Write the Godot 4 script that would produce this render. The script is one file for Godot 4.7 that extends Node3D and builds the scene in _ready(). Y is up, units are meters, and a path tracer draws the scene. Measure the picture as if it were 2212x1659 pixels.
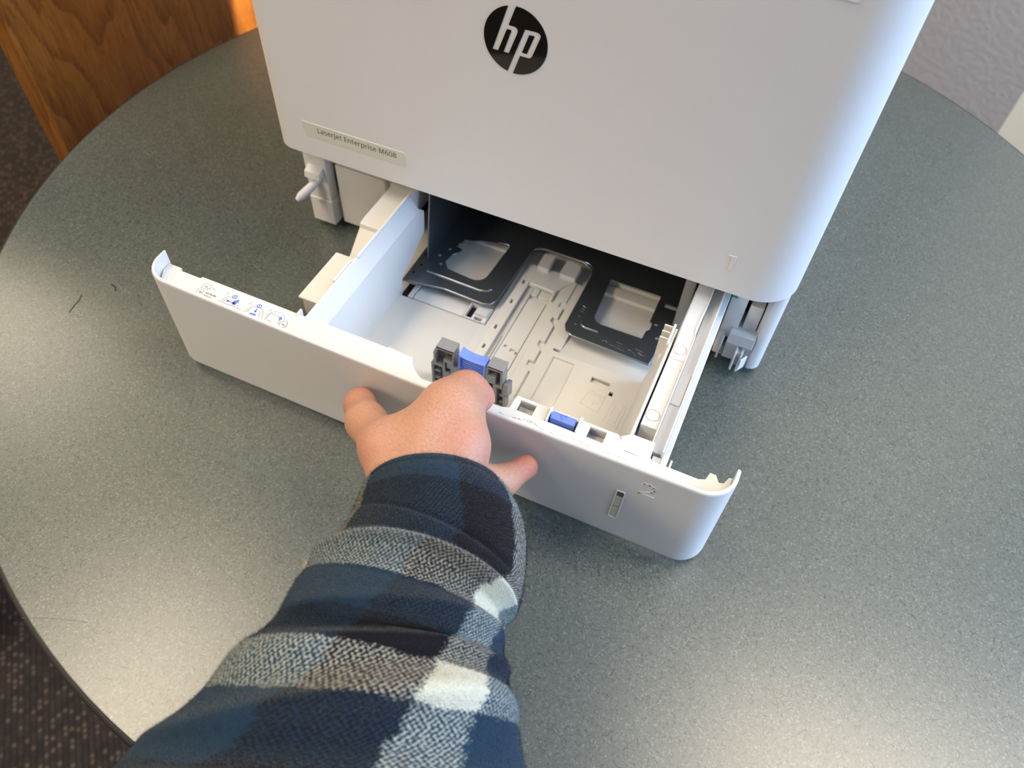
extends Node3D
# Printer on a round table, its paper tray pulled open by a hand in a plaid fleece sleeve.
# World axes: x = across the printer, y = up from the table top, z = out of the printer's front. Metres; V() takes millimetres.

const MM := 0.001
var M := {}
var rng := RandomNumberGenerator.new()

func V(x: float, y: float, z: float) -> Vector3:
	return Vector3(x, y, z) * MM

# ------------------------------------------------------------------ helpers: naming and committing
var taken := {}
func numbered(called: String) -> String:
	var n: int = taken.get(called, 0)
	taken[called] = n + 1
	return called if n == 0 else "%s_%03d" % [called, n]

func obj(called: String, st: SurfaceTool, mat: Material, parent: Node = self) -> MeshInstance3D:
	var o := MeshInstance3D.new()
	o.mesh = st.commit()
	o.material_override = mat
	o.name = numbered(called) if parent == self else called
	parent.add_child(o, true)
	return o

func thing(called: String, label: String, category: String, at := Vector3.ZERO) -> Node3D:
	var o := Node3D.new()
	o.name = numbered(called)
	add_child(o, true)
	o.position = at
	o.set_meta("label", label)
	o.set_meta("category", category)
	return o

func struct(called: String, st: SurfaceTool, mat: Material, label := "") -> MeshInstance3D:
	var o := obj(called, st, mat)
	o.set_meta("kind", "structure")
	if label != "":
		o.set_meta("label", label)
	return o

func S() -> SurfaceTool:
	var st := SurfaceTool.new()
	st.begin(Mesh.PRIMITIVE_TRIANGLES)
	return st

# ------------------------------------------------------------------ helpers: geometry
func tri(st: SurfaceTool, a: Vector3, b: Vector3, c: Vector3, na: Vector3, nb: Vector3, nc: Vector3, ua := Vector2.ZERO, ub := Vector2.ZERO, uc := Vector2.ZERO) -> void:
	var flip := (b - a).cross(c - a).dot(na + nb + nc) > 0.0
	st.set_normal(na); st.set_uv(ua); st.add_vertex(a)
	if flip:
		st.set_normal(nc); st.set_uv(uc); st.add_vertex(c)
		st.set_normal(nb); st.set_uv(ub); st.add_vertex(b)
	else:
		st.set_normal(nb); st.set_uv(ub); st.add_vertex(b)
		st.set_normal(nc); st.set_uv(uc); st.add_vertex(c)

func quad(st: SurfaceTool, a: Vector3, b: Vector3, c: Vector3, d: Vector3, n: Vector3, uv := [Vector2.ZERO, Vector2.ZERO, Vector2.ZERO, Vector2.ZERO]) -> void:
	tri(st, a, b, c, n, n, n, uv[0], uv[1], uv[2])
	tri(st, a, c, d, n, n, n, uv[0], uv[2], uv[3])

func area2(p: PackedVector2Array) -> float:
	var s := 0.0
	for i in p.size():
		s += p[i].cross(p[(i + 1) % p.size()])
	return s * 0.5

func ccw(p: PackedVector2Array) -> PackedVector2Array:
	var q := p.duplicate()
	if area2(q) < 0.0:
		q.reverse()
	return q

# triangles (as points) that fill the first loop less the others: ears for a plain outline, else slabs of trapezoids
func caps(loops: Array) -> PackedVector2Array:
	var out := PackedVector2Array()
	if loops.size() == 1:
		var o: PackedVector2Array = loops[0]
		var t := earcut(o)
		var got := 0.0
		for k in range(0, t.size(), 3):
			got += absf((o[t[k + 1]] - o[t[k]]).cross(o[t[k + 2]] - o[t[k]])) * 0.5
			out.append(o[t[k]]); out.append(o[t[k + 1]]); out.append(o[t[k + 2]])
		if absf(got - absf(area2(o))) < 0.001 * got:
			return out
		out.clear()
	var ys: Array[float] = []
	for l: PackedVector2Array in loops:
		for p in l:
			ys.append(p.y)
	ys.sort()
	for n in ys.size() - 1:
		var y0 := ys[n]
		var y1 := ys[n + 1]
		if y1 - y0 < 1e-7:
			continue
		var ym := (y0 + y1) * 0.5
		var hits := []
		for l: PackedVector2Array in loops:
			for i in l.size():
				var a := l[i]
				var b := l[(i + 1) % l.size()]
				if (a.y < ym) != (b.y < ym):
					var d := (b.x - a.x) / (b.y - a.y)
					hits.append([a.x + d * (ym - a.y), a.x + d * (y0 - a.y), a.x + d * (y1 - a.y)])
		hits.sort_custom(func(p, q): return p[0] < q[0])
		for k in range(0, hits.size() - 1, 2):
			var p0 := Vector2(hits[k][1], y0)
			var p1 := Vector2(hits[k + 1][1], y0)
			var p2 := Vector2(hits[k + 1][2], y1)
			var p3 := Vector2(hits[k][2], y1)
			if p0.distance_squared_to(p1) > 1e-14:
				out.append(p0); out.append(p1); out.append(p2)
			if p2.distance_squared_to(p3) > 1e-14:
				out.append(p0); out.append(p2); out.append(p3)
	return out

func earcut(p: PackedVector2Array) -> PackedInt32Array:
	var idx: Array = range(p.size())
	var out := PackedInt32Array()
	var guard := 0
	while idx.size() > 3 and guard < 20000:
		var cut := false
		for k in idx.size():
			guard += 1
			var i0: int = idx[(k - 1 + idx.size()) % idx.size()]
			var i1: int = idx[k]
			var i2: int = idx[(k + 1) % idx.size()]
			var a := p[i0]
			var b := p[i1]
			var c := p[i2]
			var cr := (b - a).cross(c - b)
			if cr <= 1e-14:
				if absf(cr) <= 1e-14 and (b.is_equal_approx(a) or b.is_equal_approx(c)):
					idx.remove_at(k); cut = true
					break
				continue
			var ok := true
			for m: int in idx:
				if m == i0 or m == i1 or m == i2:
					continue
				var q := p[m]
				if q == a or q == b or q == c:
					continue
				if (b - a).cross(q - a) >= 0.0 and (c - b).cross(q - b) >= 0.0 and (a - c).cross(q - c) >= 0.0:
					ok = false
					break
			if ok:
				out.append_array([i0, i1, i2])
				idx.remove_at(k)
				cut = true
				break
		if not cut:
			var drop := 0
			for k in idx.size():
				var a := p[idx[(k - 1 + idx.size()) % idx.size()]]
				var b := p[idx[k]]
				var c := p[idx[(k + 1) % idx.size()]]
				if absf((b - a).cross(c - b)) < 1e-11:
					drop = k
					break
			idx.remove_at(drop)
	if idx.size() == 3:
		out.append_array([idx[0], idx[1], idx[2]])
	return out

func inset(p: PackedVector2Array, c: float) -> PackedVector2Array:
	# p counter-clockwise: moves every edge inwards by c
	var q := PackedVector2Array()
	var n := p.size()
	for i in n:
		var e0 := (p[i] - p[(i - 1 + n) % n]).normalized()
		var e1 := (p[(i + 1) % n] - p[i]).normalized()
		var n0 := Vector2(-e0.y, e0.x)
		var n1 := Vector2(-e1.y, e1.x)
		var m := n0 + n1
		var l := m.length_squared()
		q.append(p[i] + (m * (2.0 * c / l) if l > 0.3 else n0 * c))
	return q

# An outline (with holes) extruded from h0 to h1 with chamfers c; axis "y": (u,v) = (x,z); "z": (u,v) = (x,y); "x": (u,v) = (z,y).
func put(axis: String, q: Vector2, h: float) -> Vector3:
	match axis:
		"y": return Vector3(q.x, h, q.y)
		"z": return Vector3(q.x, q.y, h)
		_: return Vector3(h, q.y, q.x)

func prism(st: SurfaceTool, axis: String, outline: PackedVector2Array, h0: float, h1: float, c := 0.0, holes := [], smooth_deg := 32.0, ends := 3) -> void:
	var o := ccw(outline)
	var loops := [o]
	for h in holes:
		var r: PackedVector2Array = ccw(h)
		r.reverse()
		loops.append(r)
	var inner := []
	for l in loops:
		inner.append(inset(l, c) if c > 0.0 else l)
	var tp := caps(inner)
	var up := put(axis, Vector2.ZERO, 1.0)
	for k in range(0, tp.size(), 3):
		if ends & 2:
			tri(st, put(axis, tp[k], h1), put(axis, tp[k + 1], h1), put(axis, tp[k + 2], h1), up, up, up)
		if ends & 1:
			tri(st, put(axis, tp[k], h0), put(axis, tp[k + 1], h0), put(axis, tp[k + 2], h0), -up, -up, -up)
	var lim := cos(deg_to_rad(smooth_deg))
	for li in loops.size():
		var l: PackedVector2Array = loops[li]
		var lin: PackedVector2Array = inner[li]
		var n := l.size()
		var en: Array[Vector2] = []
		for i in n:
			var e := (l[(i + 1) % n] - l[i]).normalized()
			en.append(Vector2(e.y, -e.x))
		for i in n:
			var j := (i + 1) % n
			var na := en[i]
			var nb := en[i]
			if en[(i - 1 + n) % n].dot(en[i]) > lim:
				na = (en[(i - 1 + n) % n] + en[i]).normalized()
			if en[j].dot(en[i]) > lim:
				nb = (en[j] + en[i]).normalized()
			var A := put(axis, na, 0.0)
			var B := put(axis, nb, 0.0)
			var rows := [[l[i], l[j], h0 + c, 0.0], [l[i], l[j], h1 - c, 0.0]]
			var p0 := put(axis, l[i], h0 + c)
			var p1 := put(axis, l[j], h0 + c)
			var p2 := put(axis, l[j], h1 - c)
			var p3 := put(axis, l[i], h1 - c)
			tri(st, p0, p1, p2, A, B, B)
			tri(st, p0, p2, p3, A, B, A)
			if c > 0.0:
				for e in 2:
					if not (ends & (1 << e)):
						continue
					var s := 1.0 if e == 1 else -1.0
					var q0 := p3 if e == 1 else p0
					var q1 := p2 if e == 1 else p1
					var q2 := put(axis, lin[j], h1 if e == 1 else h0)
					var q3 := put(axis, lin[i], h1 if e == 1 else h0)
					var NA := (A + up * s).normalized()
					var NB := (B + up * s).normalized()
					tri(st, q0, q1, q2, NA, NB, NB)
					tri(st, q0, q2, q3, NA, NB, NA)

func P2(a: Array, k := MM) -> PackedVector2Array:
	var p := PackedVector2Array()
	for i in range(0, a.size(), 2):
		p.append(Vector2(a[i], a[i + 1]) * k)
	return p

func R2(x0: float, x1: float, y0: float, y1: float) -> PackedVector2Array:
	return P2([x0, y0, x1, y0, x1, y1, x0, y1])

func round_rect(x0: float, x1: float, y0: float, y1: float, r: float, seg := 5) -> PackedVector2Array:
	var p := PackedVector2Array()
	for q in [[x1 - r, y1 - r, 0.0], [x0 + r, y1 - r, 90.0], [x0 + r, y0 + r, 180.0], [x1 - r, y0 + r, 270.0]]:
		for i in seg + 1:
			var a := deg_to_rad(q[2] + 90.0 * i / seg)
			p.append(Vector2(q[0] + r * cos(a), q[1] + r * sin(a)) * MM)
	return p

# rounds each corner of a polygon given as [x, y, r, ...] in millimetres
func rounded(a: Array, seg := 5) -> PackedVector2Array:
	var p := PackedVector2Array()
	var n := a.size() / 3
	for i in n:
		var b := Vector2(a[3 * i], a[3 * i + 1])
		var r: float = a[3 * i + 2]
		var a0 := Vector2(a[3 * ((i - 1 + n) % n)], a[3 * ((i - 1 + n) % n) + 1])
		var c0 := Vector2(a[3 * ((i + 1) % n)], a[3 * ((i + 1) % n) + 1])
		if r <= 0.0:
			p.append(b * MM)
			continue
		var d0 := (a0 - b).normalized()
		var d1 := (c0 - b).normalized()
		var half := acos(clampf(d0.dot(d1), -1, 1)) * 0.5
		var t := r / tan(half)
		var s := b + d0 * t
		var e := b + d1 * t
		var ctr := b + (d0 + d1).normalized() * (r / sin(half))
		var sa := (s - ctr).angle()
		var da := angle_difference(sa, (e - ctr).angle())
		for k in seg + 1:
			p.append((ctr + Vector2.from_angle(sa + da * k / seg) * r) * MM)
	return p

# chamfered box, millimetres
func bx(st: SurfaceTool, x0: float, x1: float, y0: float, y1: float, z0: float, z1: float, c := 0.3) -> void:
	var k := c
	prism(st, "y", P2([x0 + k, z0, x1 - k, z0, x1, z0 + k, x1, z1 - k, x1 - k, z1, x0 + k, z1, x0, z1 - k, x0, z0 + k]), y0 * MM, y1 * MM, c * MM, [], 50.0)

func box(x0: float, x1: float, y0: float, y1: float, z0: float, z1: float, c := 0.3) -> SurfaceTool:
	var st := S()
	bx(st, x0, x1, y0, y1, z0, z1, c)
	return st

# rings of points joined into a smooth skin; closed around
func loft(st: SurfaceTool, rings: Array, uvs := [], cap0 := false, cap1 := false, seam_uv := 1.0) -> void:
	var m := rings.size()
	var n: int = rings[0].size()
	var nor := []
	for i in m:
		var row := PackedVector3Array()
		for j in n:
			var a: Vector3 = rings[maxi(i - 1, 0)][j]
			var b: Vector3 = rings[mini(i + 1, m - 1)][j]
			var c: Vector3 = rings[i][(j - 1 + n) % n]
			var d: Vector3 = rings[i][(j + 1) % n]
			row.append((d - c).cross(b - a).normalized())
		nor.append(row)
	# outward?
	var ctr := Vector3.ZERO
	for j in n:
		ctr += rings[m / 2][j]
	ctr /= n
	var sgn := 0.0
	for j in n:
		sgn += nor[m / 2][j].dot(rings[m / 2][j] - ctr)
	var f := 1.0 if sgn > 0 else -1.0
	for i in m - 1:
		for j in n:
			var k := (j + 1) % n
			var u0 := float(j) / n * seam_uv
			var u1 := float(j + 1) / n * seam_uv
			var v0: float = uvs[i] if uvs.size() else float(i)
			var v1: float = uvs[i + 1] if uvs.size() else float(i + 1)
			var A: Vector3 = rings[i][j]
			var B: Vector3 = rings[i][k]
			var Cc: Vector3 = rings[i + 1][k]
			var D: Vector3 = rings[i + 1][j]
			tri(st, A, B, Cc, nor[i][j] * f, nor[i][k] * f, nor[i + 1][k] * f, Vector2(u0, v0), Vector2(u1, v0), Vector2(u1, v1))
			tri(st, A, Cc, D, nor[i][j] * f, nor[i + 1][k] * f, nor[i + 1][j] * f, Vector2(u0, v0), Vector2(u1, v1), Vector2(u0, v1))
	for e in 2:
		if (e == 0 and cap0) or (e == 1 and cap1):
			var r: PackedVector3Array = rings[0] if e == 0 else rings[m - 1]
			var c := Vector3.ZERO
			for p in r:
				c += p
			c /= n
			var nn := (r[0] - c).cross(r[n / 4] - c).normalized()
			var other: Vector3 = rings[1 if e == 0 else m - 2][0]
			if nn.dot(r[0] - other) < 0:
				nn = -nn
			for j in n:
				tri(st, c, r[j], r[(j + 1) % n], nn, nn, nn)

func tube(st: SurfaceTool, pts: Array, r, n := 8, cap := true) -> void:
	var rings := []
	var up := Vector3.UP
	for i in pts.size():
		var d: Vector3 = (pts[mini(i + 1, pts.size() - 1)] - pts[maxi(i - 1, 0)]).normalized()
		if absf(d.dot(up)) > 0.95:
			up = Vector3.RIGHT
		var s := d.cross(up).normalized()
		var t := s.cross(d).normalized()
		up = t
		var row := PackedVector3Array()
		var rr: float = r[i] if r is Array else r
		for j in n:
			var a := TAU * j / n
			row.append(pts[i] + (s * cos(a) + t * sin(a)) * rr)
		rings.append(row)
	loft(st, rings, [], cap, cap)

func lathe(st: SurfaceTool, prof: PackedVector2Array, ctr: Vector3, n := 96) -> void:
	for i in prof.size() - 1:
		var a := prof[i]
		var b := prof[i + 1]
		var d := (b - a).normalized()
		var nn := Vector2(d.y, -d.x)
		for j in n:
			var t0 := TAU * j / n
			var t1 := TAU * (j + 1) / n
			var c0 := Vector3(cos(t0), 0, sin(t0))
			var c1 := Vector3(cos(t1), 0, sin(t1))
			var n0 := c0 * nn.x + Vector3.UP * nn.y
			var n1 := c1 * nn.x + Vector3.UP * nn.y
			var p0 := ctr + c0 * a.x + Vector3.UP * a.y
			var p1 := ctr + c1 * a.x + Vector3.UP * a.y
			var p2 := ctr + c1 * b.x + Vector3.UP * b.y
			var p3 := ctr + c0 * b.x + Vector3.UP * b.y
			if a.x > 1e-6:
				tri(st, p0, p1, p2, n0, n1, n1)
			if b.x > 1e-6:
				tri(st, p0, p2, p3, n0, n1, n0)

# polyline band of a given width as a thin raised prism (marks and print)
func stroke(st: SurfaceTool, axis: String, pts: Array, w: float, h0: float, h1: float) -> void:
	for i in pts.size() - 1:
		var a: Vector2 = pts[i]
		var b: Vector2 = pts[i + 1]
		var d := (b - a).normalized()
		var n := Vector2(-d.y, d.x) * w * 0.5
		var e := d * w * 0.35
		prism(st, axis, PackedVector2Array([a - e - n, b + e - n, b + e + n, a - e + n]), h0, h1)

func words(text: String, size_mm: float, mat: Material, at: Vector3, right: Vector3, upv: Vector3, parent: Node, called: String, stretch := 1.0, bold := false) -> MeshInstance3D:
	var t := TextMesh.new()
	t.text = text
	var fnt := SystemFont.new()
	fnt.font_names = PackedStringArray(["Droid Sans"])
	if bold:
		fnt.font_weight = 700
	t.font = fnt
	t.font_size = 64
	t.pixel_size = 0.0001
	t.depth = 0.0001
	t.horizontal_alignment = HORIZONTAL_ALIGNMENT_LEFT
	t.vertical_alignment = VERTICAL_ALIGNMENT_BOTTOM
	var o := MeshInstance3D.new()
	o.mesh = t
	o.material_override = mat
	o.name = called
	var k := size_mm / 4.6
	var r := right.normalized() * stretch * k
	var u := upv.normalized() * k
	o.transform = Transform3D(Basis(r, u, right.normalized().cross(u.normalized()) * 0.5), at)
	parent.add_child(o, true)
	return o

# ------------------------------------------------------------------ textures and materials
func tex(img: Image) -> ImageTexture:
	img.generate_mipmaps()
	return ImageTexture.create_from_image(img)

func grey(n: int, v: PackedFloat32Array) -> Image:
	var b := PackedByteArray()
	b.resize(n * n)
	for i in n * n:
		b[i] = int(clampf(v[i], 0.0, 1.0) * 255.0)
	return Image.create_from_data(n, n, false, Image.FORMAT_L8, b)

func noise_tex(freq: float, size: int, octaves: int, as_normal := false, bump := 4.0, seed_ := 1) -> NoiseTexture2D:
	var f := FastNoiseLite.new()
	f.noise_type = FastNoiseLite.TYPE_SIMPLEX_SMOOTH
	f.frequency = freq
	f.fractal_octaves = octaves
	f.seed = seed_
	var t := NoiseTexture2D.new()
	t.width = size
	t.height = size
	t.seamless = true
	t.noise = f
	t.as_normal_map = as_normal
	t.bump_strength = bump
	return t

func plain(c: Color, rough: float, metal := 0.0, spec := 0.5) -> StandardMaterial3D:
	var m := StandardMaterial3D.new()
	m.albedo_color = c
	m.roughness = rough
	m.metallic = metal
	m.metallic_specular = spec
	return m

func speckle_images() -> Array:
	# laminate print: short pale and dark worms on a grey-green ground, tileable
	var n := 1024
	var h := PackedFloat32Array()
	h.resize(n * n)
	rng.seed = 77
	var fn := FastNoiseLite.new()
	fn.frequency = 0.09
	fn.fractal_octaves = 2
	for y in n:
		for x in n:
			h[y * n + x] = 0.0
	for k in 90000:
		var x := rng.randf() * n
		var y := rng.randf() * n
		var a := rng.randf() * TAU
		var l := rng.randf_range(2.0, 6.0)
		var bend := rng.randf_range(-0.22, 0.22)
		var v := rng.randf_range(-0.17, 0.19)
		var w := 2 if rng.randf() < 0.5 else 1
		for s in int(l):
			for wy in w:
				for wx in w:
					var i := (posmod(int(y) + wy, n)) * n + posmod(int(x) + wx, n)
					h[i] = h[i] * 0.35 + v
			x += cos(a); y += sin(a); a += bend
	for k in 420:
		var x := rng.randf() * n
		var y := rng.randf() * n
		var a := rng.randf() * TAU
		var l := rng.randf_range(6.0, 22.0)
		var bend := rng.randf_range(-0.15, 0.15)
		var v := rng.randf_range(-0.5, -0.22)
		for s in int(l):
			var i := (posmod(int(y), n)) * n + posmod(int(x), n)
			h[i] = v
			x += cos(a); y += sin(a); a += bend
	var alb := PackedByteArray()
	alb.resize(n * n * 3)
	var hb := PackedByteArray()
	hb.resize(n * n)
	for y in n:
		for x in n:
			var i := y * n + x
			var v := h[i] * 0.6 + 0.1 * (h[y * n + (x + 1) % n] + h[y * n + (x - 1 + n) % n] + h[((y + 1) % n) * n + x] + h[((y - 1 + n) % n) * n + x])
			var r := 0.322 + v * 0.62
			var g := 0.350 + v * 0.62
			var b := 0.325 + v * 0.58
			alb[i * 3] = int(clampf(r, 0.03, 1.0) * 255)
			alb[i * 3 + 1] = int(clampf(g, 0.03, 1.0) * 255)
			alb[i * 3 + 2] = int(clampf(b, 0.03, 1.0) * 255)
			hb[i] = int(clampf(0.5 + v, 0, 1) * 255)
	return [Image.create_from_data(n, n, false, Image.FORMAT_RGB8, alb), Image.create_from_data(n, n, false, Image.FORMAT_L8, hb)]

func wood_image() -> Image:
	var w := 512
	var h := 1024
	var b := PackedByteArray()
	b.resize(w * h * 3)
	var f1 := FastNoiseLite.new()
	f1.seed = 5
	f1.frequency = 0.006
	f1.fractal_octaves = 3
	var f2 := FastNoiseLite.new()
	f2.seed = 9
	f2.frequency = 0.12
	f2.fractal_octaves = 2
	for y in h:
		for x in w:
			var fx := float(x)
			var fy := float(y)
			# cathedral figure: rings of a log cut lengthwise
			var cx := (fx - 210.0) / 210.0
			var d := sqrt(cx * cx + pow(fy / 1500.0 + 0.25, 2.0) * 1.1) * 9.0 + f1.get_noise_2d(fx * 2.2, fy * 0.35) * 2.2
			var cx2 := (fx - 440.0) / 120.0
			var d2 := sqrt(cx2 * cx2 + pow(fy / 900.0 - 0.2, 2.0)) * 5.0 + f1.get_noise_2d(fx * 2.2 + 300.0, fy * 0.3) * 1.6
			var dd := minf(d, d2 + 1.0)
			var ring := pow(fposmod(dd, 1.0), 2.6)
			var fine := f2.get_noise_2d(fx * 3.0, fy * 0.12) * 0.5 + f2.get_noise_2d(fx * 6.0 + 90.0, fy * 0.35) * 0.4
			var pore := 1.0 if f2.get_noise_2d(fx * 5.0 + 500.0, fy * 0.22) > 0.42 else 0.0
			var t := clampf(0.28 + ring * 0.42 + fine * 0.42 + pore * 0.22, 0.0, 1.0)
			var c := Color(0.62, 0.41, 0.17).lerp(Color(0.37, 0.205, 0.055), t)
			var i := (y * w + x) * 3
			b[i] = int(c.r * 255); b[i + 1] = int(c.g * 255); b[i + 2] = int(c.b * 255)
	return Image.create_from_data(w, h, false, Image.FORMAT_RGB8, b)

func carpet_images() -> Array:
	var n := 512
	var alb := PackedByteArray()
	alb.resize(n * n * 3)
	var hb := PackedByteArray()
	hb.resize(n * n)
	rng.seed = 31
	var f := FastNoiseLite.new()
	f.seed = 3
	f.frequency = 0.04
	var cell := 16
	var tint := PackedFloat32Array()
	tint.resize((n / cell) * (n / cell))
	for i in tint.size():
		tint[i] = rng.randf()
	for y in n:
		for x in n:
			# loops in columns, every other column shifted by half
			var col := x / cell
			var yy := y + (cell / 2 if col % 2 == 1 else 0)
			var row := posmod(yy / cell, n / cell)
			var u := (float(x % cell) + 0.5) / cell * 2.0 - 1.0
			var v := (float(yy % cell) + 0.5) / cell * 2.0 - 1.0
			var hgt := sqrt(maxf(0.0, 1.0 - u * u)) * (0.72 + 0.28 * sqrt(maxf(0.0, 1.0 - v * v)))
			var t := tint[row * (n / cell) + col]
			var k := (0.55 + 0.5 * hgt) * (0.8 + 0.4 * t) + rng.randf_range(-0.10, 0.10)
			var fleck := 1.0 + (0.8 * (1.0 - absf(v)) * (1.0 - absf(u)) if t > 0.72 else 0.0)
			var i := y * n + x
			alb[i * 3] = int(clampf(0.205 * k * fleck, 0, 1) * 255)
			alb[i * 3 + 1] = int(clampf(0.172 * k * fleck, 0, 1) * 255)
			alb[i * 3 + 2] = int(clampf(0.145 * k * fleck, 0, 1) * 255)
			hb[i] = int(clampf(hgt, 0, 1) * 255)
	return [Image.create_from_data(n, n, false, Image.FORMAT_RGB8, alb), Image.create_from_data(n, n, false, Image.FORMAT_L8, hb)]

# plaid fleece: u runs round the arm (0 = top, to the right), v runs from the cuff's edge towards the elbow (0..16 stations)
const NAVY := Color(0.125, 0.208, 0.275)
const DUSK := Color(0.085, 0.080, 0.095)
const CREAM := Color(0.80, 0.79, 0.71)
func band(v: float, stops: Array) -> int:
	for s in stops:
		if v < s[0]:
			return s[1]
	return stops[stops.size() - 1][1]

func plaid_image() -> Image:
	var w := 1024
	var h := 1536
	var b := PackedByteArray()
	b.resize(w * h * 3)
	rng.seed = 12
	var f := FastNoiseLite.new()
	f.seed = 21
	f.frequency = 0.11
	f.fractal_octaves = 2
	var g := FastNoiseLite.new()
	g.seed = 22
	g.frequency = 0.02
	# 0 navy, 1 dusk, 2 cream
	var along := [[1.45, 0], [4.0, 1], [5.75, 2], [7.35, 0], [9.0, 1], [10.15, 2], [11.9, 0], [13.1, 1], [14.1, 2], [17.0, 0]]
	var cols := [NAVY, DUSK, CREAM]
	for y in h:
		var v := 16.0 * y / h
		for x in w:
			var i := (y * w + x) * 3
			var wob := g.get_noise_2d(x, y) * 0.05 + f.get_noise_2d(x * 2.0, y * 2.0) * 0.05
			var cs := band(v + wob * 2.0, along)
			var turn := 70.0 - v * 3.6
			var t := fposmod(360.0 * x / w - turn + wob * 60.0 + 180.0, 360.0) - 180.0
			var ct := 0
			if absf(t) < 12.5: ct = 2
			elif t > -54.0 and t < 0.0: ct = 1
			elif t < -128.0 and t > -150.0: ct = 2
			elif t > 70.0 and t < 110.0: ct = 1
			var c: Color = cols[cs]
			if cs != ct:
				# printed twill: threads of both colours in slanting dots
				var p := fposmod(x / 7.0 + y / 14.0, 1.0)
				var q := fposmod(x / 7.0 - y / 16.0, 1.0)
				var m := smoothstep(0.18, 0.80, 0.5 + 0.34 * sin(p * TAU) + 0.26 * sin(q * TAU) + f.get_noise_2d(x * 1.6, y * 1.2) * 0.75)
				if cs == 2 or ct == 2:
					c = CREAM.lerp(cols[ct if cs == 2 else cs], 0.26 + 0.70 * m)
				else:
					c = cols[cs].lerp(cols[ct], 0.15 + m * 0.7)
			var fz := f.get_noise_2d(x * 7.0, y * 7.0) * 0.10 + rng.randf_range(-0.02, 0.02)
			var k := 1.0 + fz * 1.6
			b[i] = int(clampf(c.r * k + fz * 0.03, 0, 1) * 255)
			b[i + 1] = int(clampf(c.g * k + fz * 0.03, 0, 1) * 255)
			b[i + 2] = int(clampf(c.b * k + fz * 0.03, 0, 1) * 255)
	return Image.create_from_data(w, h, false, Image.FORMAT_RGB8, b)

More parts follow.
